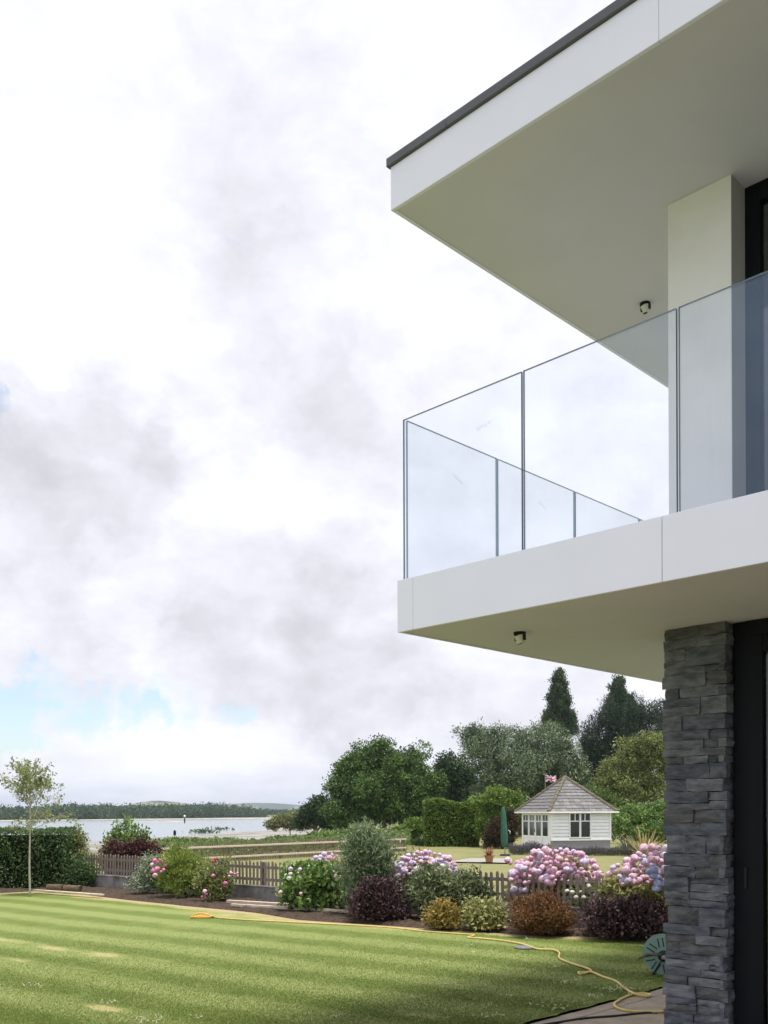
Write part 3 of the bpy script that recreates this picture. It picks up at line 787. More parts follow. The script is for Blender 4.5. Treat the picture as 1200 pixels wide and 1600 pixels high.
def picket_mesh(h, wd, th, name):
    bm = bmesh.new(); w2 = wd / 2; prof = [(-w2, 0), (w2, 0), (w2, h - wd * .7), (w2 * .45, h - wd * .12), (0, h), (-w2 * .45, h - wd * .12), (-w2, h - wd * .7)]
    f = bm.faces.new([bm.verts.new((x, -th / 2, z_)) for x, z_ in prof])
    r = bmesh.ops.extrude_face_region(bm, geom=[f]); 
    for v in [e for e in r['geom'] if isinstance(e, bmesh.types.BMVert)]: v.co.y += th
    bmesh.ops.recalc_face_normals(bm, faces=bm.faces)
    me = bpy.data.meshes.new(name); bm.to_mesh(me); bm.free(); return me
pm = [picket_mesh(.43 + q_, .046, .014, 'picket') for q_ in (0, .012, -.012)]
for me in pm: me.materials.append(M['picket'])
k = 0; s = .04
while s < FL:
    o = obj('picket', pm[k % 3], None, fence, loc=(s, -.032 + random.uniform(-.003, .003), .306)); o.rotation_euler = (random.uniform(-.02, .02), random.uniform(-.025, .025), 0)
    s += .098 + random.uniform(-.006, .006); k += 1
for z_ in (.38, .60): obj('rail', bx(.0, FL, -.020, .012, z_, z_ + .05), M['picket'], fence)
s = .5
while s < FL: obj('post', bx(s, s + .07, .014, .08, .303, .72), M['picket'], fence); s += 1.8

CF0, CF1 = np.array([-9.6, 32.6]), at(634, 1320, 46)[:2]
CFD = (CF1 - CF0) / np.linalg.norm(CF1 - CF0); CL = float(np.linalg.norm(CF1 - CF0))
cf = thing('paling_fence', 'pale cleft paling fence running off towards the shore behind the picket fence', 'fence', (CF0[0], CF0[1], -.36), math.atan2(CFD[1], CFD[0]))
pm2 = [picket_mesh(.80 + q_, .046, .014, 'paling') for q_ in (0, .03, -.03, .05)]
for me in pm2: me.materials.append(M['paling'])
s = .03; k = 0
while s < CL:
    o = obj('paling', pm2[k % 4], None, cf, loc=(s, .03, .02)); o.rotation_euler = (random.uniform(-.03, .03), random.uniform(-.05, .05), 0)
    s += .098 + random.uniform(-.012, .012); k += 1
for z_ in (.20, .62): obj('rail', bx(-.1, CL, -.045, .018, z_, z_ + .075, bev=.01), M['palewood'], cf)
s = 0
while s < CL + .1: obj('post', bx(s - .05, s + .05, .042, .14, -.2, .86, bev=.01), M['paling'], cf); s += CL / 6

# ================================================================== SUMMER HOUSE
TH_ = R(17.2); SD = 44.0
Np = at(861, 1270, SD); SZ = -.32
sh = thing('summer_house', 'small white weatherboarded summer house with pyramid slate roof', 'summer house', (Np[0], Np[1], SZ), TH_)
SWD = 3.117; EV = 1.6 - SZ                                   # side length, eaves height above its own ground
PL = .60
obj('plinth', bx(.0, SWD, .0, SWD, -.2, PL), M['plinth'], sh)
walls = obj('wall', bx(.03, SWD - .03, .03, SWD - .03, PL + .002, EV - .02), M['white'], sh)
hb = (EV - .06 - PL) / 8
wx0, wx1, wz0, wz1 = .98, 2.02, PL + .13, EV - .09
for k in range(8):
    z0 = PL + .024 + k * hb
    inw = z0 + hb > wz0 and z0 < wz1
    segs = [(-.0, wx0 - .052), (wx1 + .052, SWD)] if inw else [(-.0, SWD)]
    for a0, a1 in segs:
        bm = bmesh.new(); vs = [bm.verts.new(q_) for q_ in ((a0, -.040, z0), (a1, -.040, z0), (a1, .028, z0), (a0, .028, z0), (a0, .004, z0 + hb - .022), (a1, .004, z0 + hb - .022), (a1, .028, z0 + hb - .022), (a0, .028, z0 + hb - .022))]
        for f_ in ((0, 1, 5, 4), (1, 2, 6, 5), (2, 3, 7, 6), (3, 0, 4, 7), (4, 5, 6, 7), (3, 2, 1, 0)): bm.faces.new([vs[i] for i in f_])
        obj('weatherboard', bm, M['white'], walls)
for a0 in (-.03, SWD - .05): obj('corner_board', bx(a0, a0 + .08, -.050, -.003 if a0 > 0 else .02, PL - .02, EV), M['white'], sh)
obj('sill_board', bx(-.02, SWD + .02, -.065, -.042, PL - .03, PL + .022), M['white'], sh)
wn = obj('window', bx(wx0, wx1, .0, .02, wz0, wz1), M['room'], sh)
def framebars(par, bars, y0, y1):
    for (a0, a1, z0, z1) in bars: obj('frame', bx(a0, a1, y0, y1, z0, z1), M['white'], par)
fw = .05; mc = (wx0 + wx1) / 2; tz = wz1 - (wz1 - wz0) * .34
framebars(wn, [(wx0 - .05, wx0, wz0 - .05, wz1 + .05), (wx1, wx1 + .05, wz0 - .05, wz1 + .05), (wx0, wx1, wz0 - .05, wz0), (wx0, wx1, wz1, wz1 + .05), (mc - .045, mc + .045, wz0, wz1)], -.052, -.004)
framebars(wn, [(wx0, mc - .046, tz, tz + .045), (mc + .046, wx1, tz, tz + .045), ((wx0 + mc) / 2 - .022, (wx0 + mc) / 2 + .022, tz + .046, wz1), ((wx1 + mc) / 2 - .022, (wx1 + mc) / 2 + .022, tz + .046, wz1)], -.028, -.006)
M['housepane'] = mat('dim_window_pane', (.03, .034, .036), .08, .5)
M['curtainpane'] = mat('curtained_pane', (.20, .20, .19), .1, .5, .0, 3, col2=(.06, .065, .065), stretch=(3, 3, .3))
for a0, a1 in ((wx0, mc - .045), (mc + .045, wx1)): obj('pane', bx(a0, a1, -.006, -.002, wz0, wz1), M['housepane'], wn)
# doors on the shaded side (local x = 0 face, running along +y)
dr_ = obj('door', bx(-.03, .02, .06, SWD - .05, -.1, EV - .03), M['white'], sh)
dw = (SWD - .40) / 4
for k in range(4):
    y0 = .16 + k * (dw + .02); z0, z1 = PL + .18, EV - .15
    obj('pane', bx(-.036, -.031, y0 + .08, y0 + dw - .06, z0, z1), M['curtainpane'] if k in (1, 2) else M['housepane'], dr_)
    zt = z1 - (z1 - z0) * .32
    for b in ((y0 + .02, y0 + .08, -.1, EV - .06), (y0 + dw - .06, y0 + dw, -.1, EV - .06), (y0 + .081, y0 + dw - .061, z1, z1 + .09), (y0 + .081, y0 + dw - .061, zt, zt + .04), (y0 + .081, y0 + dw - .061, z0 - .1, z0), (y0 + .081, y0 + dw - .061, -.1, -.0)):
        obj('frame', bx(-.052, -.037, b[0], b[1], b[2], b[3]), M['white'], dr_)
    ym = y0 + dw / 2 + .01; obj('frame', bx(-.048, -.037, ym - .018, ym + .018, zt + .041, z1 - .001), M['white'], dr_)
obj('handle', bx(-.075, -.053, .16 + 2 * (dw + .02) + .03, .16 + 2 * (dw + .02) + .06, PL + .35, PL + .50), M['black'], dr_)
# roof: slates laid course by course on the two faces in view
OV = .24; RISE = 1.68; c0 = SWD / 2; half = c0 + OV
slope = math.hypot(half, RISE)
rf = obj('roof', raw('roof', [(-OV, -OV, EV), (SWD + OV, -OV, EV), (SWD + OV, SWD + OV, EV), (-OV, SWD + OV, EV), (c0, c0, EV + RISE)], [(0, 1, 4), (1, 2, 4), (2, 3, 4), (3, 0, 4), (3, 2, 1, 0)], mats=[M['slate_roof']]), None, sh)
def face_pt(face, u, s):                                    # u along the eave from the middle, s up the slope from the eave
    f_ = s / slope; inset = f_ * half; zz_ = EV + f_ * RISE
    if face == 0: p = np.array([c0 + u, -OV + inset, zz_]); nn = np.array([0, -RISE, half]) / slope
    else: p = np.array([-OV + inset, c0 - u, zz_]); nn = np.array([-RISE, 0, half]) / slope
    return p, nn
rows = 11; rh = slope / rows
for face in (0, 1):
    for r_ in range(rows):
        s0 = r_ * rh; s1 = min(slope - .01, s0 + rh * 1.12); hw = half * (1 - (s0 + rh * .5) / slope)
        u = -hw - (.15 if r_ % 2 else 0)
        while u < hw:
            u0, u1 = max(u, -hw) + .004, min(u + .30, hw) - .004; u += .30
            if u1 - u0 < .04: continue
            lift = .026 + random.uniform(0, .010)
            V = []
            for (uu, s_, l_) in ((u0, s0, lift), (u1, s0, lift), (u1, s1, .004), (u0, s1, .004), (u0, s0, lift - .012), (u1, s0, lift - .012), (u1, s1, .001), (u0, s1, .001)):
                p, nn = face_pt(face, uu, s_); V.append(p + nn * l_)
            obj('slate', raw('slate', V, [(0, 1, 2, 3), (7, 6, 5, 4), (0, 4, 5, 1), (1, 5, 6, 2), (2, 6, 7, 3), (3, 7, 4, 0)], mats=[random.choice((M['slate_roof'], M['slate_roof'], M['slate_roof2'])) if face == 0 else M['slate_roof']]), None, rf)  # paler slates on the front face only: its sunlight put into the colour
apex = np.array([c0, c0, EV + RISE])
for cx_, cy_ in ((-OV, -OV), (SWD + OV, -OV), (-OV, SWD + OV), (SWD + OV, SWD + OV)):
    e_ = np.array([cx_, cy_, EV])
    for k in range(9):
        p0 = e_ + (apex - e_) * (k / 9) + np.array([0, 0, .015]); p1 = e_ + (apex - e_) * ((k + 1) / 9 + .01) + np.array([0, 0, .005])
        V, Fc = tube_data([p0, p1], [.098, .088], 8); obj('hip_tile', raw('hip_tile', V, Fc, mats=[M['hip']]), None, rf)
for (x0_, x1_, y0_, y1_) in ((-OV - .06, SWD + OV + .06, -OV - .07, -OV - .005), (-OV - .07, -OV - .005, -OV - .004, SWD + OV)): obj('gutter', bx(x0_, x1_, y0_, y1_, EV - .06, EV + .005, bev=.01), M['white'], rf)
# flag behind it
fp = at(852, 1270, 49.5); ft = at(852, 1209, 49.5)[2]
fl = thing('flagpole', 'small Union flag on a thin wooden pole behind the slate roof', 'flag', (fp[0], fp[1], -.35))
obj('pole', tubes('pole', [([(0, 0, 0), (0, 0, ft + .35)], .022)], 8, [M['bark']]), None, fl)
nu, nv = 60, 30; FW, FH = .58, .36; V = []; Fc = []; mi = []
for j in range(nv + 1):
    for i in range(nu + 1):
        u, v_ = i / nu, j / nv; V.append((.02 + u * FW, .05 * math.sin(u * 8) * u + .02 * math.sin(v_ * 4 + u * 5), ft + .35 - .06 - FH + v_ * FH - .05 * u + .02 * math.sin(u * 8)))
for j in range(nv):
    for i in range(nu):
        x, y = ((i + .5) / nu - .5) * 2, (j + .5) / nv - .5            # flag units: 2 wide, 1 high
        c_ = 0
        dd = min(abs(y - x / 2), abs(y + x / 2)) * .894
        if dd < .10: c_ = 1
        if dd < .037: c_ = 2
        if abs(x) < .167 or abs(y) < .167: c_ = 1
        if abs(x) < .10 or abs(y) < .10: c_ = 2
        Fc.append((j * (nu + 1) + i, j * (nu + 1) + i + 1, (j + 1) * (nu + 1) + i + 1, (j + 1) * (nu + 1) + i)); mi.append(c_)
obj('flag', raw('flag', V, Fc, mats=[M['blue'], M['white'], M['red']], midx=mi, smooth=True), None, fl)

# parasol, pot
pz = at(789, 1338, 41); ps = thing('parasol', 'closed dark green parasol standing by the clipped tall hedge', 'parasol', (pz[0], pz[1], -.3))
prof = [(.035, .36), (.11, .42), (.125, .55), (.13, .8), (.12, 1.1), (.105, 1.5), (.085, 1.85), (.055, 2.08), (.02, 2.14)]
V = []; Fc = []; sg = 20
for r_, z_ in prof:
    for k in range(sg):
        an = 2 * math.pi * k / sg; rr = r_ * (1 + .22 * math.cos(an * 6) * (1 if z_ < 2 else .3)); V.append((rr * math.cos(an) - .03 * z_, rr * math.sin(an), z_))
for i in range(len(prof) - 1):
    for k in range(sg): Fc.append((i * sg + k, i * sg + (k + 1) % sg, (i + 1) * sg + (k + 1) % sg, (i + 1) * sg + k))
obj('folded_canopy', raw('folded_canopy', V, Fc, mats=[M['parasol']], smooth=True), None, ps)
obj('pole', tubes('pole', [([(0, 0, 0), (0, 0, .5)], .022)], 8, [M['metal']]), None, ps)
obj('tie', tubes('tie', [([(.14, -.06, 1.12), (.22, -.1, 1.05), (.2, -.12, .95)], .012)], 6, [M['white']]), None, ps)
bm = bmesh.new(); bmesh.ops.create_cone(bm, cap_ends=True, segments=20, radius1=.24, radius2=.20, depth=.07); obj('base', bm, M['black'], ps, loc=(0, 0, .036))
pb = onz(764.5, 1348, -.27); pot = thing('potted_cordyline', 'terracotta pot holding a bronze spiky cordyline on the pale path', 'potted plant', (pb[0], pb[1], -.25))
V, Fc = tube_data([(0, 0, 0), (0, 0, .02), (0, 0, .20), (0, 0, .201), (0, 0, .25)], [.12, .125, .165, .185, .19], 20); obj('pot', raw('pot', V, Fc, mats=[M['terracotta']], smooth=False), None, pot)
def swords(n, length, wid, spread, base_r, seg=4, droop=.35):
    Vs = []; Ts = []; tt = []; o = 0
    for k in range(n):
        an = rng.uniform(0, 6.28); el = rng.uniform(spread[0], spread[1]); ln = length * rng.uniform(.6, 1.1)
        d = np.array([math.cos(an) * math.cos(el), math.sin(an) * math.cos(el), math.sin(el)]); sd = np.array([-math.sin(an), math.cos(an), 0])
        b0 = np.array([math.cos(an), math.sin(an), 0]) * base_r * rng.uniform(0, 1); tn = rng.uniform(0, 1)
        for i in range(seg + 1):
            f_ = i / seg; p = b0 + d * ln * f_ + np.array([0, 0, -droop * ln * f_ * f_ * math.cos(el)]); wv_ = wid * (1 - f_) ** .6 * (.6 + .4 * min(1, f_ * 4)) / 2
            Vs += [p - sd * wv_, p + sd * wv_]
        for i in range(seg):
            a_ = o + 2 * i; Ts += [(a_, a_ + 1, a_ + 3), (a_, a_ + 3, a_ + 2)]; tt += [tn, tn]
        o += 2 * (seg + 1)
    return np.array(Vs), np.array(Ts), np.array(tt)
d_ = swords(70, .50, .045, (.0, 1.3), .06); leafobj('foliage', (d_[0] + np.array([0, 0, .25]), d_[1], d_[2]), L['cordyline'], pot)
d_ = None
for px, py, dd, ln, n_, key, nm, lab in ((1008, 1326, 40, 1.6, 90, 'phormium', 'yellow_flax', 'spiky yellow flax plant with arching sword leaves beside the lavender'), (982, 1322, 42.5, 1.3, 60, 'phgrey', 'grey_flax', 'grey green spiky flax plant behind the yellow flax')):
    b_ = at(px, py, dd); b_[2] = -.3
    o = thing(nm, lab, 'plant', b_); leafobj('foliage', swords(n_, ln, .085, (.30, 1.3), .18), L[key], o)

# ================================================================== PLANTS
def plant_base(px, ybase, depth=None, gz=0.0):
    if depth is None:
        p = onz(px, ybase, gz); return p
    p = at(px, ybase, depth); p[2] = gz; return p
def shrub(name, label, x0, x1, yt, yb, key, n, leaf, depth=None, gz=.03, cat='shrub', blobs=None, shell=.3, sr=.06, k=10, up=.3, out=.6, per=10, frac=.42, flowers=None, stems=7, group=None, wl=None, flat=1.0, thick=.8):
    cx = (x0 + x1) / 2; b = plant_base(cx, yb, depth, gz); d = b[1]
    hw = (x1 - x0) / 2 / F * d; top = at(cx, yt, d + (hw * .3))[2]
    h = max(.15, top - gz); b[1] += hw * thick * .55; 
    sc = b[1] / d; hw *= sc; b[0] *= sc
    base = np.array([b[0], b[1], gz])
    o = thing(name, label, cat, base, group=group)
    if blobs is None: lumps = [(0, 0, h * .50, hw, hw * thick, h * .50), (0, 0, h * .28, hw * .86, hw * thick * .86, h * .30)]
    else: lumps = [(q[0] * hw, q[1] * hw * thick, q[2] * h, q[3] * hw, q[3] * hw * thick, q[4] * h) for q in blobs]
    subs = sublumps(lumps, per, frac)
    P, N, t = lump_points(subs, n // k, k, sr, shell, zmin=.02, flat=flat)
    P[:, 2] = np.minimum(P[:, 2], h * 1.04)
    leafobj('foliage', leaves(P, N, leaf, wl or leaf * .5, out=out, up=up, tints=t), L[key], o)
    st = []
    for q in range(stems):
        an = random.uniform(0, 6.28); rr = hw * random.uniform(.15, .6)
        e = np.array([math.cos(an) * rr, math.sin(an) * rr * thick, h * random.uniform(.55, .85)])
        st.append(([(e[0] * .12, e[1] * .12, -.02), (e[0] * .5, e[1] * .5, h * .35), e], [.012 + h * .008, .009, .004]))
    obj('stem', tubes('stem', st, 5, [M['bark']]), None, o, kind='stuff')
    return o, base, hw, h
def flower_mesh(key, r, n=34, petal=.45):
    bm = bmesh.new(); bmesh.ops.create_icosphere(bm, subdivisions=3, radius=r)
    V = np.array([v.co[:] for v in bm.verts]); T = np.array([[v.index for v in f.verts] for f in bm.faces]); bm.free()
    fl_ = unit(n); near = (V @ fl_.T).argmax(1); V = V * (.80 + .26 * rng.uniform(0, 1, n)[near] + rng.uniform(-.05, .05, len(V)))[:, None] * np.array([1, 1, .85])
    tn = np.clip(.55 + .28 * rng.normal(size=n), 0, 1); t = np.clip(tn[near[T[:, 0]]] + rng.normal(0, .13, len(T)), 0, 1)
    return raw('flower_head', V, tris=T, mats=[L[key]], tint=t)
FM = {(k_, v_): flower_mesh(k_, 1.0) for k_ in ('pink', 'lilac', 'bluepet', 'whitepet', 'magenta', 'redpet') for v_ in range(2)}
def heads(o, base, d, spots, r, keys, rs=.64):
    """round flower heads on short stalks: spots are offsets on the shrub"""
    for (px, py, dd) in spots:
        p = at(px, py, d + dd) - base
        q = obj('flower_head', FM[(random.choice(keys), random.randint(0, 1))], None, o, loc=p)
        s_ = r * rs * random.uniform(.6, 1.25); q.scale = (s_, s_, s_); q.rotation_euler = (random.uniform(-.5, .5), random.uniform(-.5, .5), random.uniform(0, 6))
def scatter_spots(x0, x1, y0, y1, n, dd=(-.22, .48), shape=None, mind=7.):
    out = []; tries = 0
    while len(out) < n and tries < n * 60:
        tries += 1
        x, y = random.uniform(x0, x1), random.uniform(y0, y1)
        u, v_ = (x - (x0 + x1) / 2) / ((x1 - x0) / 2), (y - (y0 + y1) / 2) / ((y1 - y0) / 2)
        if shape == 'dome' and y < y0 + (y1 - y0) * (1 - math.sqrt(max(0, 1 - u * u))) * .95: continue
        if shape == 'ell' and u * u + v_ * v_ > 1: continue
        if any((x - a_) ** 2 + (y - b_) ** 2 < mind * mind for a_, b_, _ in out): continue
        out.append((x, y, random.uniform(*dd)))
    return out

# -- clipped hedge at the edge of the lawn, on the left
hp = onz(98, 1390); hl = onz(-160, 1393)
hd_ = thing('clipped_hedge', 'tall clipped dark green boundary hedge beside the slim young tree', 'hedge', (hp[0], hp[1], 0))
HH = 1.6 - 26 * hp[1] / F; 
N_ = 26000
def box_points(x0, x1, y0, y1, z0, z1, n, depth=.12):
    A = [(y1 - y0) * (z1 - z0), (x1 - x0) * (z1 - z0), (x1 - x0) * (y1 - y0), (x1 - x0) * (z1 - z0)]
    A = np.array(A); idx = rng.choice(4, size=n, p=A / A.sum())
    P = np.stack([rng.uniform(x0, x1, n), rng.uniform(y0, y1, n), rng.uniform(z0, z1, n)], 1); Nn = np.zeros((n, 3)); dp = np.abs(rng.normal(0, depth, n)) - .02
    lump = .03 * np.sin(P[:, 0] * 5.1 + P[:, 2] * 3) + .02 * np.sin(P[:, 2] * 9 + P[:, 0] * 11); dp = dp - lump
    for q, (ax_, val, sg_) in enumerate(((0, x1, 1), (1, y0, -1), (2, z1, 1), (1, y1, 1))):
        m_ = idx == q; P[m_, ax_] = val - sg_ * dp[m_]; Nn[m_, ax_] = sg_
    return P, Nn
P, Nn = box_points(-6.5, 0, 0, .95, .0, HH, N_, .05)
leafobj('foliage', leaves(P, Nn, .055, .034, out=.5, up=.2, rnd=.9, tints=np.clip(rng.normal(.42, .24, len(P)), 0, 1)), L['hedge'], hd_)
obj('dark_core', bx(-6.5, -.10, .10, .86, -.05, HH - .11), mat('hedge_inside', (.012, .016, .008), .95, .05), hd_)  # solid near-black box: the shade inside the hedge put in as colour

# -- slim young tree
tb = onz(47, 1401); sd_ = tb[1]
sap = thing('young_tree', 'slim young tree with pale trunk and airy yellow green crown', 'tree', tb)
def rel(px, py, dd=0.): return at(px, py, sd_ + dd) - tb
trunk = [np.zeros(3), rel(46, 1350), rel(47, 1300), rel(47, 1262), rel(46, 1225), rel(46, 1195)]
obj('trunk', tubes('trunk', [(smoothpath(trunk, 4), list(np.linspace(.022, .006, 21)))], 8, [M['palebark']]), None, sap)
br = []; LP = []; LN = []
for q in range(44):
    t0 = random.uniform(0, 1) ** 1.25; y0 = 1300 - t0 * 88; s_ = rel(47, y0)
    an = random.uniform(0, 6.28); ln = (1.0 - .60 * t0) * random.uniform(.6, 1.1); el = random.uniform(.50, 1.1) if t0 > .30 else random.uniform(.12, .75)
    d = np.array([math.cos(an) * math.cos(el), math.sin(an) * math.cos(el), math.sin(el)])
    pts = [s_ + d * ln * f_ + np.array([0, 0, .10 * ln * f_ * f_]) for f_ in np.linspace(0, 1, 5)]
    br.append((pts, list(np.linspace(.008, .002, 5))))
    for f_ in np.linspace(.28, 1.0, 10):
        c = s_ + d * ln * f_; kk = random.randint(1, 4)
        for _ in range(kk): LP.append(c + rng.normal(0, .045, 3)); LN.append(d)
    for tw in range(3):
        f_ = random.uniform(.3, .9); c = s_ + d * ln * f_; d2 = d + rng.normal(0, .6, 3); d2 /= np.linalg.norm(d2)
        br.append(([c, c + d2 * ln * .3], [.004, .0015]))
        for g_ in np.linspace(.3, 1, 5):
            for _ in range(2): LP.append(c + d2 * ln * .3 * g_ + rng.normal(0, .03, 3)); LN.append(d2)
obj('branch', tubes('branch', br, 5, [M['palebark']]), None, sap, kind='stuff')
leafobj('crown', leaves(np.array(LP), np.array(LN), .062, .030, out=.5, up=.0, rnd=1.0), L['sapling'], sap)

# -- shrubs in and behind the bed (photo order, from the hedge towards the house)
shrub('climbing_shrub', 'pale green loose shrub squeezed between the clipped hedge and the picket fence', 96, 140, 1292, 1392, 'rose', 5200, .06, depth=20.6, up=.2, per=12)
shrub('tall_shrub', 'tall leafy green shrub rising behind the maroon shrub', 152, 246, 1268, 1352, 'hydrangea', 5200, .09, depth=23.5, gz=0, up=.5,
      blobs=[(-.15, 0, .62, .5, .30), (.45, 0, .5, .5, .28), (-.5, 0, .45, .4, .3), (0, 0, .3, .9, .3)], per=14)
shrub('dark_shrub', 'dark green shrub at the foot of the fence by the hedge', 104, 148, 1340, 1390, 'hedge', 2800, .06, depth=20.0)
shrub('maroon_shrub', 'spreading maroon leaved shrub leaning over the picket fence', 140, 262, 1303, 1372, 'maroon', 7500, .065, depth=20.2,
      blobs=[(-.4, 0, .60, .48, .30), (.2, 0, .66, .5, .28), (.65, 0, .62, .33, .2), (-.2, 0, .3, .45, .3)], per=12)
shrub('variegated_shrub', 'silvery white variegated shrub spilling over the bark bed', 202, 258, 1330, 1398, 'variegated', 5200, .045, up=.1,
      blobs=[(.3, 0, .65, .55, .36), (-.25, 0, .3, .65, .28), (.1, 0, .4, .7, .4)])
o, b_, hw_, h_ = shrub('peony', 'pink peony clump between the silvery shrub and the feathery shrub', 238, 275, 1336, 1398, 'hydrangea', 2200, .06, up=.3)
heads(o, b_, b_[1] - .95, scatter_spots(235, 264, 1338, 1370, 15, shape='ell', mind=5) + [(252, 1362, -.1), (246, 1358, -.1)], .075, ('magenta', 'pink'))
shrub('feathery_shrub', 'golden green feathery arching shrub with fern like sprays', 236, 338, 1318, 1404, 'fern', 15000, .075, wl=.014, up=.9, out=.9, k=14, sr=.05, per=14, flat=.6,
      blobs=[(0, 0, .5, .85, .5), (-.2, 0, .55, .7, .45), (.45, 0, .42, .5, .36)])
o, b_, hw_, h_ = shrub('rose_bush', 'loose yellow green rose bush with magenta and red blooms', 292, 376, 1340, 1410, 'rose', 3800, .06, up=.5,
      blobs=[(-.3, 0, .5, .5, .45), (.35, 0, .55, .55, .42), (.0, 0, .28, .8, .25)], shell=.45)
heads(o, b_, b_[1] - .3, [(367, 1366, 0), (358, 1369, 0), (371, 1364, 0), (361, 1364, .1), (320, 1393, -.1), (316, 1401, -.1), (322, 1397, -.1), (333, 1368, 0), (352, 1380, 0)], .06, ('magenta', 'pink'))
heads(o, b_, b_[1] - .1, [(336, 1342, 0), (333, 1346, 0)], .05, ('redpet',))
o, b_, hw_, h_ = shrub('hydrangea', 'broad fresh green hydrangea with a few small dusty pink heads', 434, 548, 1352, 1425, 'hydrangea', 6800, .095, wl=.055, up=.35, per=14)
heads(o, b_, b_[1] - .35, scatter_spots(440, 535, 1352, 1372, 16, shape='dome', mind=6) + [(438, 1394, -.2), (452, 1372, -.2), (470, 1396, -.3)], .055, ('pink', 'whitepet', 'lilac'))
o, b_, hw_, h_ = shrub('hydrangea', 'lilac pink mophead hydrangea behind the picket fence, left of the tall wispy shrub', 478, 545, 1334, 1392, 'hydpale', 2600, .09, depth=17.6, gz=0)
heads(o, b_, b_[1] - .35, scatter_spots(482, 540, 1334, 1364, 36, shape='dome', mind=5), .085, ('pink', 'lilac', 'lilac'))
shrub('butterfly_bush', 'tall wispy grey green butterfly bush standing above the fence', 530, 620, 1284, 1432, 'buddleia', 13000, .10, wl=.018, up=.6, out=.9, k=8, sr=.10, per=18, frac=.36,
      blobs=[(0, 0, .52, .66, .42), (-.12, 0, .80, .40, .20), (.38, 0, .62, .40, .24), (-.45, 0, .58, .38, .28), (0, 0, .25, .85, .25)], stems=14)
o, b_, hw_, h_ = shrub('hydrangea', 'lilac and white mophead hydrangea behind the grey green shrub', 610, 718, 1328, 1410, 'hydpale', 6000, .085, depth=14.9, gz=0)
heads(o, b_, b_[1] - .45, scatter_spots(616, 714, 1330, 1364, 58, shape='dome', mind=5.5) + [(608, 1377, -.2), (614, 1374, -.2), (620, 1369, -.1), (628, 1366, 0), (631, 1358, 0)], .085, ('pink', 'lilac', 'lilac', 'pink'))
heads(o, b_, b_[1] - .5, [(652, 1358, 0), (646, 1362, 0), (691, 1354, 0), (697, 1352, 0), (640, 1366, 0), (618, 1386, 0)], .08, ('whitepet',))
shrub('grey_shrub', 'grey green willowy shrub in front of the lilac hydrangea', 626, 768, 1354, 1441, 'greyshrub', 12500, .075, wl=.026, up=.25, per=16,
      blobs=[(-.35, 0, .52, .55, .48), (.2, 0, .5, .6, .45), (.62, 0, .38, .4, .36)])
shrub('purple_shrub', 'rounded dark purple barberry beside the butterfly bush', 542, 640, 1374, 1440, 'purple', 9500, .050, wl=.028, up=.5, out=.9, per=14)
shrub('gold_shrub', 'small golden orange tipped shrub, left of the cream shrub', 662, 722, 1405, 1452, 'gold', 4600, .045, up=.4)
shrub('cream_shrub', 'small cream and lime variegated shrub next to the rust brown shrub', 722, 788, 1404, 1454, 'cream', 3600, .065, wl=.032, up=.3,
      blobs=[(-.45, 0, .55, .45, .42), (.3, 0, .5, .6, .48), (0, 0, .25, .7, .25)], shell=.35)
shrub('rust_shrub', 'dome shaped rust brown shrub with fine twiggy leaves', 784, 908, 1392, 1462, 'rust', 22000, .038, wl=.014, up=.5, out=.9, k=10, sr=.035, per=20, frac=.3)
shrub('purple_shrub', 'large dark purple shrub with pale tipped leaves beside the stone pillar', 902, 1048, 1398, 1468, 'purple', 15000, .052, wl=.030, up=.4, out=.9, per=20, frac=.34)
o, b_, hw_, h_ = shrub('hydrangea', 'large pink mophead hydrangea behind the picket fence under the summer house', 784, 950, 1322, 1420, 'hydpale', 11000, .09, depth=13.6, gz=0, per=14)
heads(o, b_, b_[1] - .75, scatter_spots(798, 940, 1326, 1380, 110, shape='dome', mind=6) + [(793, 1344, 0), (797, 1348, 0), (800, 1365, 0), (803, 1390, .2), (815, 1391, .2), (822, 1391, .2), (938, 1382, .1), (935, 1376, .1)], .085, ('pink', 'pink', 'pink', 'lilac'))
o, b_, hw_, h_ = shrub('white_rose', 'low white rose at the fence in front of the pink hydrangea', 878, 942, 1380, 1432, 'rose', 2200, .05, depth=12.9, shell=.4)
heads(o, b_, b_[1] - .25, [(894, 1394, 0), (907, 1393, 0), (920, 1384, 0), (922, 1385, 0), (886, 1392, 0), (930, 1396, 0), (912, 1402, 0), (900, 1402, 0), (936, 1390, 0)], .045, ('whitepet',))
o, b_, hw_, h_ = shrub('hydrangea', 'pink and blue mophead hydrangea beside the stone pillar', 944, 1090, 1318, 1424, 'hydpale', 9000, .09, depth=12.0, gz=0, per=14,
      blobs=[(.25, 0, .55, .75, .45), (-.45, 0, .42, .55, .36), (0, 0, .3, .95, .3)])
heads(o, b_, b_[1] - .75, scatter_spots(970, 1080, 1322, 1380, 62, shape='dome', mind=6) + [(958, 1356, 0), (965, 1352, 0), (952, 1366, 0), (960, 1362, 0), (973, 1382, 0), (968, 1370, 0), (981, 1376, 0), (990, 1360, -.2)], .085, ('pink', 'pink', 'lilac'))
heads(o, b_, b_[1] - .85, [(1014, 1361, 0), (1021, 1368, 0), (1022, 1358, 0), (1028, 1372, 0), (1030, 1380, 0), (1026, 1388, 0)], .085, ('bluepet',))

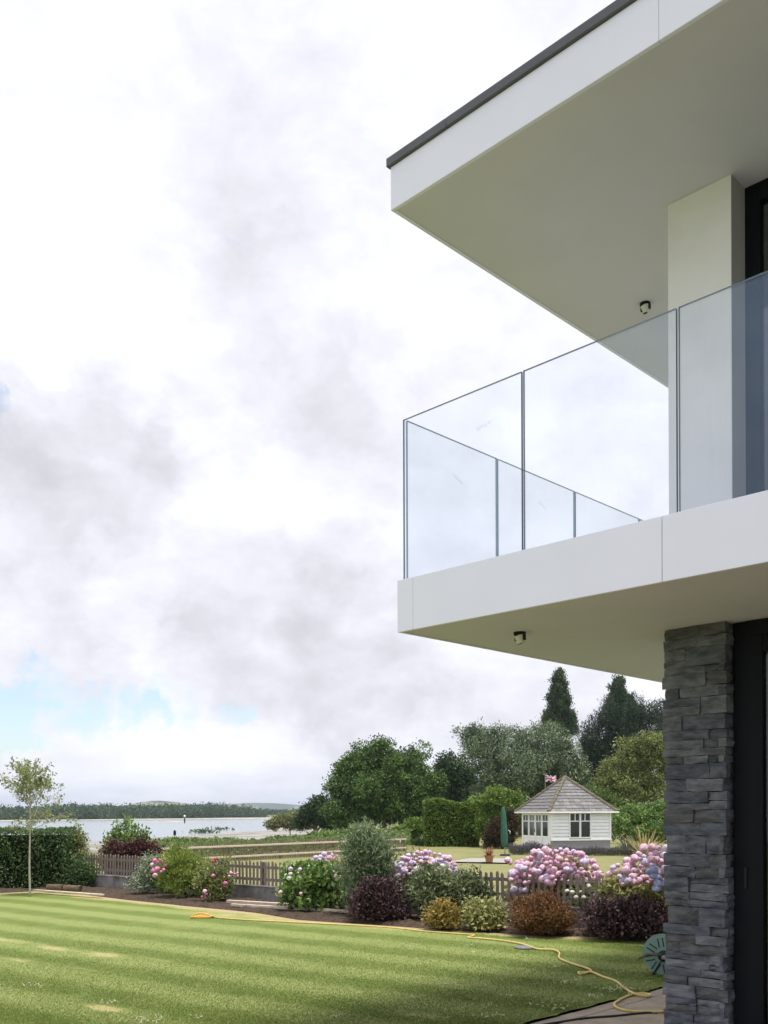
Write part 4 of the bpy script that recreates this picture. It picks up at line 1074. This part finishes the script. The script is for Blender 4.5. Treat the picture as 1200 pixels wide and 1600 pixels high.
# -- neighbour's garden
def lavender(name, label, x0, x1, yt, yb, d, n, fl):
    c = at((x0 + x1) / 2, yb, d); gz = -.3; hw = (x1 - x0) / 2 / F * d; h = at(x0, yt, d)[2] - gz
    o = thing(name, label, 'plant', (c[0], d + .4, gz))
    x = rng.uniform(-hw, hw, n); y = rng.uniform(-.4, .4, n); hh = h * (.55 + .45 * rng.uniform(0, 1, n)) * np.sqrt(np.clip(1 - (y / .5) ** 2, .1, 1)) * (.85 + .15 * np.sin(x * 5 + 1))
    zr = rng.uniform(.1, .85, n)
    P = np.stack([x, y, hh * zr], 1)
    leafobj('foliage', leaves(P, np.tile([[0, 0, 1.]], (n, 1)), .20, .014, out=1.0, up=.6, rnd=.45), L['lavender'], o)
    m_ = rng.uniform(0, 1, n) < fl; Q = np.stack([x[m_], y[m_], hh[m_]], 1)
    leafobj('flower_spikes', leaves(Q, np.tile([[0, 0, 1.]], (len(Q), 1)), .10, .026, out=1.0, up=.5, rnd=.4), L['lavflower'], o)
lavender('lavender', 'grey lavender hedge in front of the summer house window', 872, 1075, 1322, 1346, 40.5, 9000, .10)
lavender('lavender', 'purple lavender clump by the summer house doors', 798, 862, 1314, 1346, 41.5, 3000, .3)

def tree(name, label, blobs, d, key, n, leaf, gz=-.4, trunk=.22, per=14, frac=.42, sr=.22, k=12, wl=None, up=.15, shell=.22, cat='tree', trunk_px=None, thick=.85, bark='bark', limbs=5, group=None, jd=.25):
    bl = []
    for (px, py, rx, ry) in blobs:
        dd = d + random.uniform(-jd, jd) * rx / F * d * 2
        p = at(px, py, dd); bl.append((p[0], dd, p[2], rx / F * d, (rx + ry) / 2 / F * d * thick, ry / F * d))
    A = np.array(bl); cx = float(np.average(A[:, 0], weights=A[:, 3])) if trunk_px is None else at(trunk_px, 1270, d)[0]
    cy = float(np.average(A[:, 1])); base = np.array([cx, cy, gz])
    o = thing(name, label, cat, base, group=group)
    subs = sublumps(bl, per, frac)
    P, N, t = lump_points(subs, n // k, k, sr, shell, zmin=gz + .1)
    leafobj('crown', leaves(P, N, leaf, wl or leaf * .6, out=.7, up=up, tints=t), L[key], o, base)
    it = []
    top = np.array([0, 0, max(.8, float(A[:, 2].mean()) - gz)])
    it.append(([np.zeros(3), top * .5 + rng.normal(0, .05, 3), top], [trunk, trunk * .75, trunk * .4]))
    for q in range(min(limbs, len(bl))):
        e = A[q, :3] - base + rng.normal(0, .1, 3); s_ = top * random.uniform(.35, .75)
        it.append(([s_, s_ * .5 + e * .5 + np.array([0, 0, .1]), e], [trunk * .45, trunk * .3, trunk * .1]))
    obj('trunk', tubes('trunk', it, 7, [M[bark]]), None, o)
    return o
# from the shore towards the house
tree('willow_scrub', 'low yellow green willow scrub at the water edge', [(440, 1284, 18, 10), (462, 1281, 20, 12), (425, 1288, 10, 6), (478, 1285, 14, 9)], 150, 'willow', 9000, .4, gz=-2.0, trunk=.1, sr=.3)
tree('shore_tree', 'dark tree at the left shoulder of the big oak', [(484, 1275, 18, 18), (500, 1264, 18, 20), (512, 1282, 18, 14), (470, 1284, 10, 8)], 80, 'darkgreen', 16000, .20, gz=-1.2, per=14)
tree('oak_tree', 'big round dark green oak between the estuary and the tall hedge', [(600, 1215, 72, 52), (545, 1238, 42, 40), (655, 1238, 40, 40), (590, 1178, 44, 26), (640, 1192, 42, 32), (530, 1268, 32, 26), (590, 1268, 70, 26), (668, 1266, 30, 26), (548, 1198, 28, 22), (682, 1225, 14, 22), (605, 1240, 60, 45), (570, 1225, 30, 30), (630, 1220, 30, 30)], 72, 'oak', 76000, .19, gz=-.5, trunk=.2, per=20, frac=.33, sr=.17, shell=.2, limbs=5)
tree('back_tree', 'shadowy green tree behind the right shoulder of the oak', [(702, 1200, 26, 26), (722, 1225, 34, 34), (690, 1240, 26, 30), (740, 1250, 36, 26)], 92, 'darkgreen', 20000, .26, trunk=.3, per=14)
tree('poplar_tree', 'tall narrow poplar rising above the grey green trees', [(875, 1057, 10, 15), (874, 1070, 15, 18), (873, 1085, 19, 20), (872, 1101, 22, 22), (872, 1118, 25, 24), (872, 1136, 27, 24), (856, 1122, 9, 20), (892, 1128, 10, 22), (884, 1098, 10, 18)], 112, 'poplar', 26000, .26, wl=.12, trunk=.25, per=18, frac=.30, sr=.20, up=1.0, shell=.3, bark='bark')
tree('poplar_tree', 'shorter poplar tip standing behind the dark pines', [(967, 1066, 10, 13), (966, 1078, 14, 16), (966, 1094, 18, 20), (966, 1115, 22, 22), (985, 1098, 8, 14), (952, 1100, 8, 16)], 118, 'poplar', 19000, .26, wl=.12, trunk=.25, per=18, frac=.30, sr=.20, up=1.0, shell=.3)
tree('grey_tree', 'wide silvery grey green tree behind the summer house', [(762, 1168, 52, 42), (836, 1163, 56, 40), (878, 1190, 40, 42), (800, 1206, 80, 42), (738, 1152, 30, 22), (862, 1228, 56, 30), (770, 1240, 50, 30), (905, 1210, 22, 26)], 80, 'greygreen', 60000, .20, wl=.09, trunk=.3, per=20, frac=.34, sr=.20, limbs=8)
tree('pine_tree', 'dark dense pine behind the olive green tree', [(962, 1125, 36, 32), (1000, 1122, 36, 34), (930, 1158, 30, 38), (985, 1170, 50, 46), (945, 1195, 40, 40), (920, 1190, 20, 40)], 98, 'pine', 42000, .42, wl=.06, trunk=.3, per=18, frac=.34, sr=.26, up=.5)
tree('pine_tree', 'dark pine at the edge of the stone pillar', [(1036, 1108, 22, 20), (1060, 1130, 36, 36), (1030, 1160, 36, 40), (1075, 1180, 50, 50)], 104, 'pine', 24000, .42, wl=.06, trunk=.3, per=16, frac=.34, sr=.26, up=.5)
tree('olive_tree', 'loose olive green tree beside the stone pillar', [(998, 1186, 42, 34), (1020, 1162, 26, 22), (962, 1208, 30, 28), (1000, 1228, 52, 32), (1050, 1190, 44, 44), (945, 1232, 22, 20)], 68, 'olive', 34000, .17, wl=.09, trunk=.2, per=18, frac=.34, sr=.16)
tree('garden_bush', 'mid green bush just behind the right roof slope of the summer house', [(925, 1250, 34, 20), (955, 1262, 26, 18), (900, 1262, 24, 16)], 56, 'bracken', 12000, .14, trunk=.1, cat='bush', per=12, sr=.1)
tree('garden_bush', 'glossy green bush behind the spiky yellow flax', [(990, 1276, 40, 24), (1020, 1268, 28, 20), (965, 1290, 22, 22), (1050, 1280, 36, 34), (1010, 1300, 50, 20)], 49, 'hydrangea', 20000, .12, gz=-.35, trunk=.1, cat='bush', per=14, sr=.09)
tree('bright_bush', 'bright lime green bush between the oak and the clipped tall hedge', [(640, 1298, 26, 20), (655, 1290, 20, 18), (622, 1304, 14, 14)], 58, 'laurel', 9000, .14, gz=-.35, trunk=.08, cat='bush', per=12, sr=.09)
tree('garden_bush', 'low dark undergrowth bush at the foot of the tall hedge', [(690, 1318, 40, 9), (655, 1318, 22, 9)], 54, 'hedge', 6000, .12, gz=-.35, trunk=.06, cat='bush', per=10, sr=.07)
# the wood behind the garden, one mass low behind the trees
wl_ = []
for q in range(80):
    px_ = 640 + q * 10; dd_ = 118 + random.uniform(-8, 12); p = at(px_, 1270, dd_); tp = at(px_, np.interp(px_, (640, 690, 740, 900, 960, 1080), (1232, 1205, 1200, 1190, 1170, 1160)) + random.uniform(-8, 10), dd_)[2]
    wl_.append((p[0], dd_, (tp - .5) * .5, 2.6, 3.0, (tp + .5) * .55))
P, N, t = lump_points(wl_, 4300, 12, .35, .2); leafobj('back_wood', leaves(P, N, .42, .26, out=.7, up=.2, tints=t), L['darkgreen'], kind='stuff')
# clipped tall hedge
hb_ = at(662, 1270, 52); ht = at(700, 1252, 52)[2]; hr = at(748, 1270, 52)[0]
th_ = thing('tall_hedge', 'tall clipped block hedge with bright sunlit top beside the oak', 'hedge', (hb_[0], 52, -.35))
P, Nn = box_points(0, hr - hb_[0], 0, 2.0, 0, ht + .35, 15000, .07)
P[:, 2] += .10 * np.sin(P[:, 0] * 2.2) * (P[:, 2] / 2.0) 
leafobj('foliage', leaves(P, Nn, .12, .07, out=.6, up=.3, tints=np.clip(rng.normal(.45, .25, len(P)), 0, 1)), L['laurel'], th_)
obj('dark_core', bx(.12, hr - hb_[0] - .12, .14, 1.86, 0, ht + .35 - .2), bpy.data.materials['hedge_inside'], th_)  # same near-black filler, painted shade behind the leaf shell
tree('laurel_bush', 'rounded light green laurel joined to the end of the tall hedge', [(775, 1262, 36, 34), (750, 1275, 30, 36), (805, 1268, 26, 34), (790, 1246, 26, 18), (770, 1295, 40, 24)], 51.5, 'laurel', 26000, .13, gz=-.35, trunk=.1, cat='bush', per=16, sr=.09)
tree('bronze_bush', 'bronze red bush behind the closed parasol', [(784, 1300, 22, 26), (798, 1296, 12, 28), (768, 1310, 16, 18), (796, 1272, 9, 10)], 49, 'redbush', 12000, .10, gz=-.35, trunk=.08, cat='bush', per=12, sr=.08)

# -- bracken along the shore side of the paling fence (one mass)
nb = 26000
px = rng.uniform(225, 640, nb); dd = rng.uniform(37.5, 62, nb)
X = (px - 600) / F * dd; s_line = CF0[1] + (X - CF0[0]) * CFD[1] / CFD[0]
kp = dd > s_line + .6; X, dd = X[kp], dd[kp]; nb = len(X)
hgt = (.50 + .28 * nz(X, dd, .8, 21) + .5 * ss(380, 560, px[kp])) * rng.uniform(.25, 1, nb) ** .5
P = np.stack([X, dd, -.42 - ss(50, 62, dd) * .4 + hgt], 1)
leafobj('bracken', leaves(P, unit(nb) * np.array([1, 1, .3]), .26, .10, out=.8, up=.1, rnd=.6, tints=np.clip(.5 + .3 * nz(X, dd, 1.2, 23) + rng.normal(0, .2, nb), 0, 1)), L['bracken'], kind='stuff')
# -- far shore woods (two masses)
def wood(x0p, x1p, dfun, topfun, n, leaf, name):
    lumps = []
    px_ = x0p
    while px_ < x1p:
        d = dfun(px_)
        for row_ in range(3):
            dd_ = d + 8 + row_ * 16 + random.uniform(-5, 5); gx = at(px_ + random.uniform(-3, 3), 1270, dd_); gz = float(ground_h(np.array([gx[0]]), np.array([dd_]))[0])
            top = at(px_, topfun(px_) + (2 - row_) * 2.2 + random.uniform(-1.5, 2.5), dd_)[2]; hh = max(3, top - gz); r = random.uniform(4.0, 7.0)
            lumps.append((gx[0], dd_, gz + hh * .5, r, r, hh * .52))
        px_ += random.uniform(4.5, 8)
    P, N, t = lump_points(lumps, n // 8, 8, .9, .15)
    leafobj(name, leaves(P, N, leaf, leaf * .7, out=.7, up=.2, tints=t), L['farwood'], kind='stuff')
wood(-150, 412, lambda x: 508 + max(0, x) * .42, lambda x: np.interp(x, (-150, 0, 60, 110, 180, 270, 335, 385, 412), (1262, 1262, 1262, 1257, 1260, 1258, 1256, 1261, 1268)), 60000, 1.3, 'far_woods')
wood(380, 520, lambda x: 950, lambda x: 1267, 14000, 2.0, 'far_woods')

# ================================================================== SMALL THINGS
# marker post standing in the estuary, and a small post on the mud
mp = onz(288.5, 1285.5, WATER_Z); mk = thing('channel_marker', 'dark and white channel marker post standing in the water', 'marker', mp)
mt = at(288.5, 1273.5, mp[1])[2] - WATER_Z
obj('post', tubes('post', [([(0, 0, -1), (0, 0, mt * .7)], .28)], 8, [M['mortar']]), None, mk)
obj('topmark', tubes('topmark', [([(0, 0, mt * .7 + .02), (0, 0, mt)], .36)], 8, [M['white']]), None, mk)
sp_ = onz(273, 1303, -2.0); st_ = at(273, 1297, sp_[1])[2] + 2.0
tag(obj('mud_stake', tubes('mud_stake', [([(0, 0, -.3), (.02, 0, st_ * .6), (0, 0, st_)], [.22, .26, .12])], 7, [M['mortar']]), None, loc=(sp_[0], sp_[1], -2.0)), 'short dark stake standing on the pale mud flat', 'stake')
wd_ = []
for px_, py_ in ((318, 1299), (322, 1300), (314, 1301), (345, 1296)):
    p = onz(px_, py_, -2.0); q_ = 50; wd_.append(leaves(p + rng.normal(0, 1, (q_, 3)) * np.array([1.2, 1.2, .12]) + np.array([0, 0, .15]), unit(q_), .8, .3))
leafobj('seaweed', join(wd_), L['darkgreen'], kind='stuff')
# rolls of turf and timber boards on the bed
def roll(label, px0, px1, py):
    p0, p1 = onz(px0, py, .04), onz(px1, py + .8, .04); r_ = .062; mid = (p0 + p1) / 2
    o = thing('turf_roll', label, 'turf roll', (mid[0], mid[1], .05), group='rolls of turf lying on the bed')
    a_, b_ = p0 - mid, p1 - mid; a_[2] = b_[2] = r_
    pts = [a_ + (b_ - a_) * f_ for f_ in np.linspace(0, 1, 9)]
    V, Fc = tube_data(pts, [r_ * (1 + random.uniform(-.06, .06)) for _ in pts], 14)
    obj('roll_body', raw('roll_body', V, Fc, mats=[M['turf']]), None, o)
    sp = []
    for e_, sgn in ((a_, -1), (b_, 1)):
        dr2 = (b_ - a_) / np.linalg.norm(b_ - a_); up_ = np.array([0, 0, 1.]); sd2 = np.cross(dr2, up_)
        sp.append(([e_ + dr2 * sgn * .004 + (math.cos(t_) * sd2 + math.sin(t_) * up_) * r_ * (.95 - t_ / 14) for t_ in np.linspace(0, 11, 34)], .006))
    obj('rolled_edge', tubes('rolled_edge', sp, 5, [M['soil']]), None, o)
roll('left of two brown turf rolls lying beside the hedge', 75, 99, 1391.5); roll('right of two brown turf rolls, slightly frayed', 101, 126, 1393)
def board(label, a_, b_, wd, th, z0=.05, name='timber_board'):
    p, q_ = onz(*a_, z0), onz(*b_, z0); d = q_ - p; ln = np.linalg.norm(d); an = math.atan2(d[1], d[0])
    o = obj(name, bx(0, ln, -wd / 2, wd / 2, 0, th, bev=.003), M['palewood'], loc=(p[0], p[1], z0)); o.rotation_euler = (0, 0, an)
    tag(o, label, 'timber', 'loose timber boards on the bed'); return o
board('single pale timber board beside the turf rolls', (54, 1392), (160, 1399.5), .10, .03)
board('upper of two long pale timber boards lying on the bark', (356, 1410.5), (528, 1421), .09, .05)
board('lower of two long pale timber boards lying on the bark', (362, 1416), (546, 1426.5), .06, .045)
# sprinkler
sp0 = onz(315, 1435); sk = thing('sprinkler', 'small orange lawn sprinkler on the dry patch of grass', 'sprinkler', (sp0[0], sp0[1], .01))
obj('base', tubes('base', [(smoothpath([(-.15, -.05, .015), (.10, -.06, .015), (.12, .06, .015), (-.13, .06, .015), (-.15, -.05, .015)], 4), .012)], 6, [M['orange']]), None, sk)
obj('spray_bar', tubes('spray_bar', [(smoothpath([(-.13, 0, .03), (-.05, 0, .065), (.05, 0, .06), (.11, 0, .03)], 4), .011)], 6, [M['orange']]), None, sk)
obj('connector', tubes('connector', [([(.11, 0, .03), (.19, .01, .02)], .014)], 6, [M['yellow']]), None, sk)
# hoses
HP = [(331, 1433), (380, 1437), (470, 1441.5), (600, 1448.5), (662, 1455), (718, 1459), (741, 1461), (731, 1464.5), (748, 1466), (780, 1469), (812, 1474), (828, 1479), (842, 1483), (864, 1484), (874, 1489), (874, 1497), (892, 1505), (915, 1512), (924, 1517), (914, 1519), (904, 1519), (908, 1522), (924, 1519), (942, 1526), (962, 1533), (975, 1543), (990, 1552), (1010, 1556.5), (1016, 1554.5), (1004, 1552.5), (984, 1555), (965, 1564), (960, 1570), (968, 1576), (990, 1580), (1020, 1581), (1050, 1580)]
tag(obj('garden_hose', tubes('garden_hose', [(smoothpath([onz(*q_, .013 if i < 27 else .0) for i, q_ in enumerate(HP)], 5), .0115)], 7, [M['yellow']])), 'long yellow garden hose snaking across the lawn to the paving', 'hose')
tag(obj('black_hose', tubes('black_hose', [(smoothpath([onz(*q_, -.008) for q_ in ((800, 1610), (860, 1600), (910, 1592), (960, 1588), (1010, 1583), (1060, 1582))], 5), .0125)], 7, [M['black']])), 'black rubber hose lying across the paving slabs', 'hose')
# inspection cover
ic = onz(819, 1481.5); bm = bmesh.new(); bmesh.ops.create_cone(bm, cap_ends=True, segments=24, radius1=.115, radius2=.11, depth=.012)
M['cover'] = mat('worn_grey_cover', (.17, .18, .19), .7, .3, .2, 20)
cv = obj('drain_cover', bm, M['cover'], loc=(ic[0], ic[1], .012)); tag(cv, 'small round pale drain cover sunk in the lawn beside the yellow hose', 'drain cover')
# hose reel
rc = at(1036, 1491, 9.35); rz = rc[2]
rl = thing('hose_reel', 'pale green hose reel standing on the lawn beside the stone pillar', 'hose reel', (rc[0], rc[1], 0), R(-14))
def disc(y, key='reelgreen'):
    bm = bmesh.new(); bmesh.ops.create_cone(bm, cap_ends=True, segments=36, radius1=.19, radius2=.19, depth=.012)
    bmesh.ops.rotate(bm, verts=bm.verts, matrix=Matrix.Rotation(R(90), 3, 'X')); bmesh.ops.translate(bm, verts=bm.verts, vec=(0, y, rz)); return obj('reel_disc', bm, M[key], rl)
for yy in (-.10, .10):
    dk = disc(yy)
    for k in range(8):
        an = k * math.pi / 4 + .2; c_, s_ = math.cos(an), math.sin(an); f_ = -.0085 if yy < 0 else .0085
        for off in (-.022, .022):
            V = []
            for u, w_ in ((.085, -.006), (.175, -.006), (.175, .006), (.085, .006)):
                for q_ in (0, 1): V.append((c_ * u - s_ * (w_ + off), yy + (f_ if q_ else f_ * .5), rz + s_ * u + c_ * (w_ + off)))
            obj('slot', raw('slot', V, [(0, 2, 4, 6), (7, 5, 3, 1), (0, 1, 3, 2), (2, 3, 5, 4), (4, 5, 7, 6), (6, 7, 1, 0)], mats=[M['reeldark']]), None, dk)
obj('drum', tubes('drum', [([(0, -.093, rz), (0, .093, rz)], .075)], 18, [M['reeldark']]), None, rl)
obj('hub', tubes('hub', [([(0, -.135, rz), (0, -.107, rz)], .055)], 16, [M['reeldark']]), None, rl)
obj('hub_cap', tubes('hub_cap', [([(0, -.15, rz - .01), (0, -.136, rz - .01)], .022)], 12, [M['metal']]), None, rl)
hx_ = at(998, 1495, 9.15) - np.array([rc[0], rc[1], 0])
obj('handle', tubes('handle', [([(-.02, -.15, rz + .02), (-.15, -.155, rz + .02), (-.24, -.16, rz - .03)], [.014, .013, .012])], 8, [M['hip']]), None, rl)
obj('frame', tubes('frame', [([(-.10, -.14, 0), (0, -.13, rz), (.12, -.14, 0)], .011), ([(-.10, .14, 0), (0, .13, rz), (.12, .14, 0)], .011), ([(-.10, -.14, .012), (-.10, .14, .012)], .011), ([(.12, -.14, .012), (.12, .14, .012)], .011)], 7, [M['reeldark']]), None, rl)
GROUPS = {'hydrangea': 'hydrangeas along the picket fence', 'poplar_tree': 'poplars behind the garden', 'pine_tree': 'dark pines behind the garden', 'purple_shrub': 'dark purple shrubs in the flower bed',
          'garden_bush': 'bushes in the garden beyond the fence', 'lavender': 'lavender around the summer house'}
for o in list(bpy.data.objects):
    g = GROUPS.get(o.name.split('.')[0])
    if g and o.parent is None and 'label' in o: o['group'] = g
print('objects', len(bpy.data.objects), 'tris', sum(len(o.data.polygons) for o in bpy.data.objects if o.type == 'MESH'))

# ================================================================== HAZE
hz = bpy.data.materials.new('sea_haze'); hz.use_nodes = True
ht_ = NT(hz.node_tree); ht_.n.remove(ht_.n['Principled BSDF'])
pv = ht_.new('ShaderNodeVolumePrincipled'); pv.inputs['Color'].default_value = (.80, .87, 1.0, 1); pv.inputs['Density'].default_value = HAZE; pv.inputs['Anisotropy'].default_value = .2
ht_.l.new(pv.outputs[0], ht_.n['Material Output'].inputs['Volume'])
if HAZE: obj('haze', bx(-8000, 8000, -300, 8000, -6, 75), hz, kind='stuff')
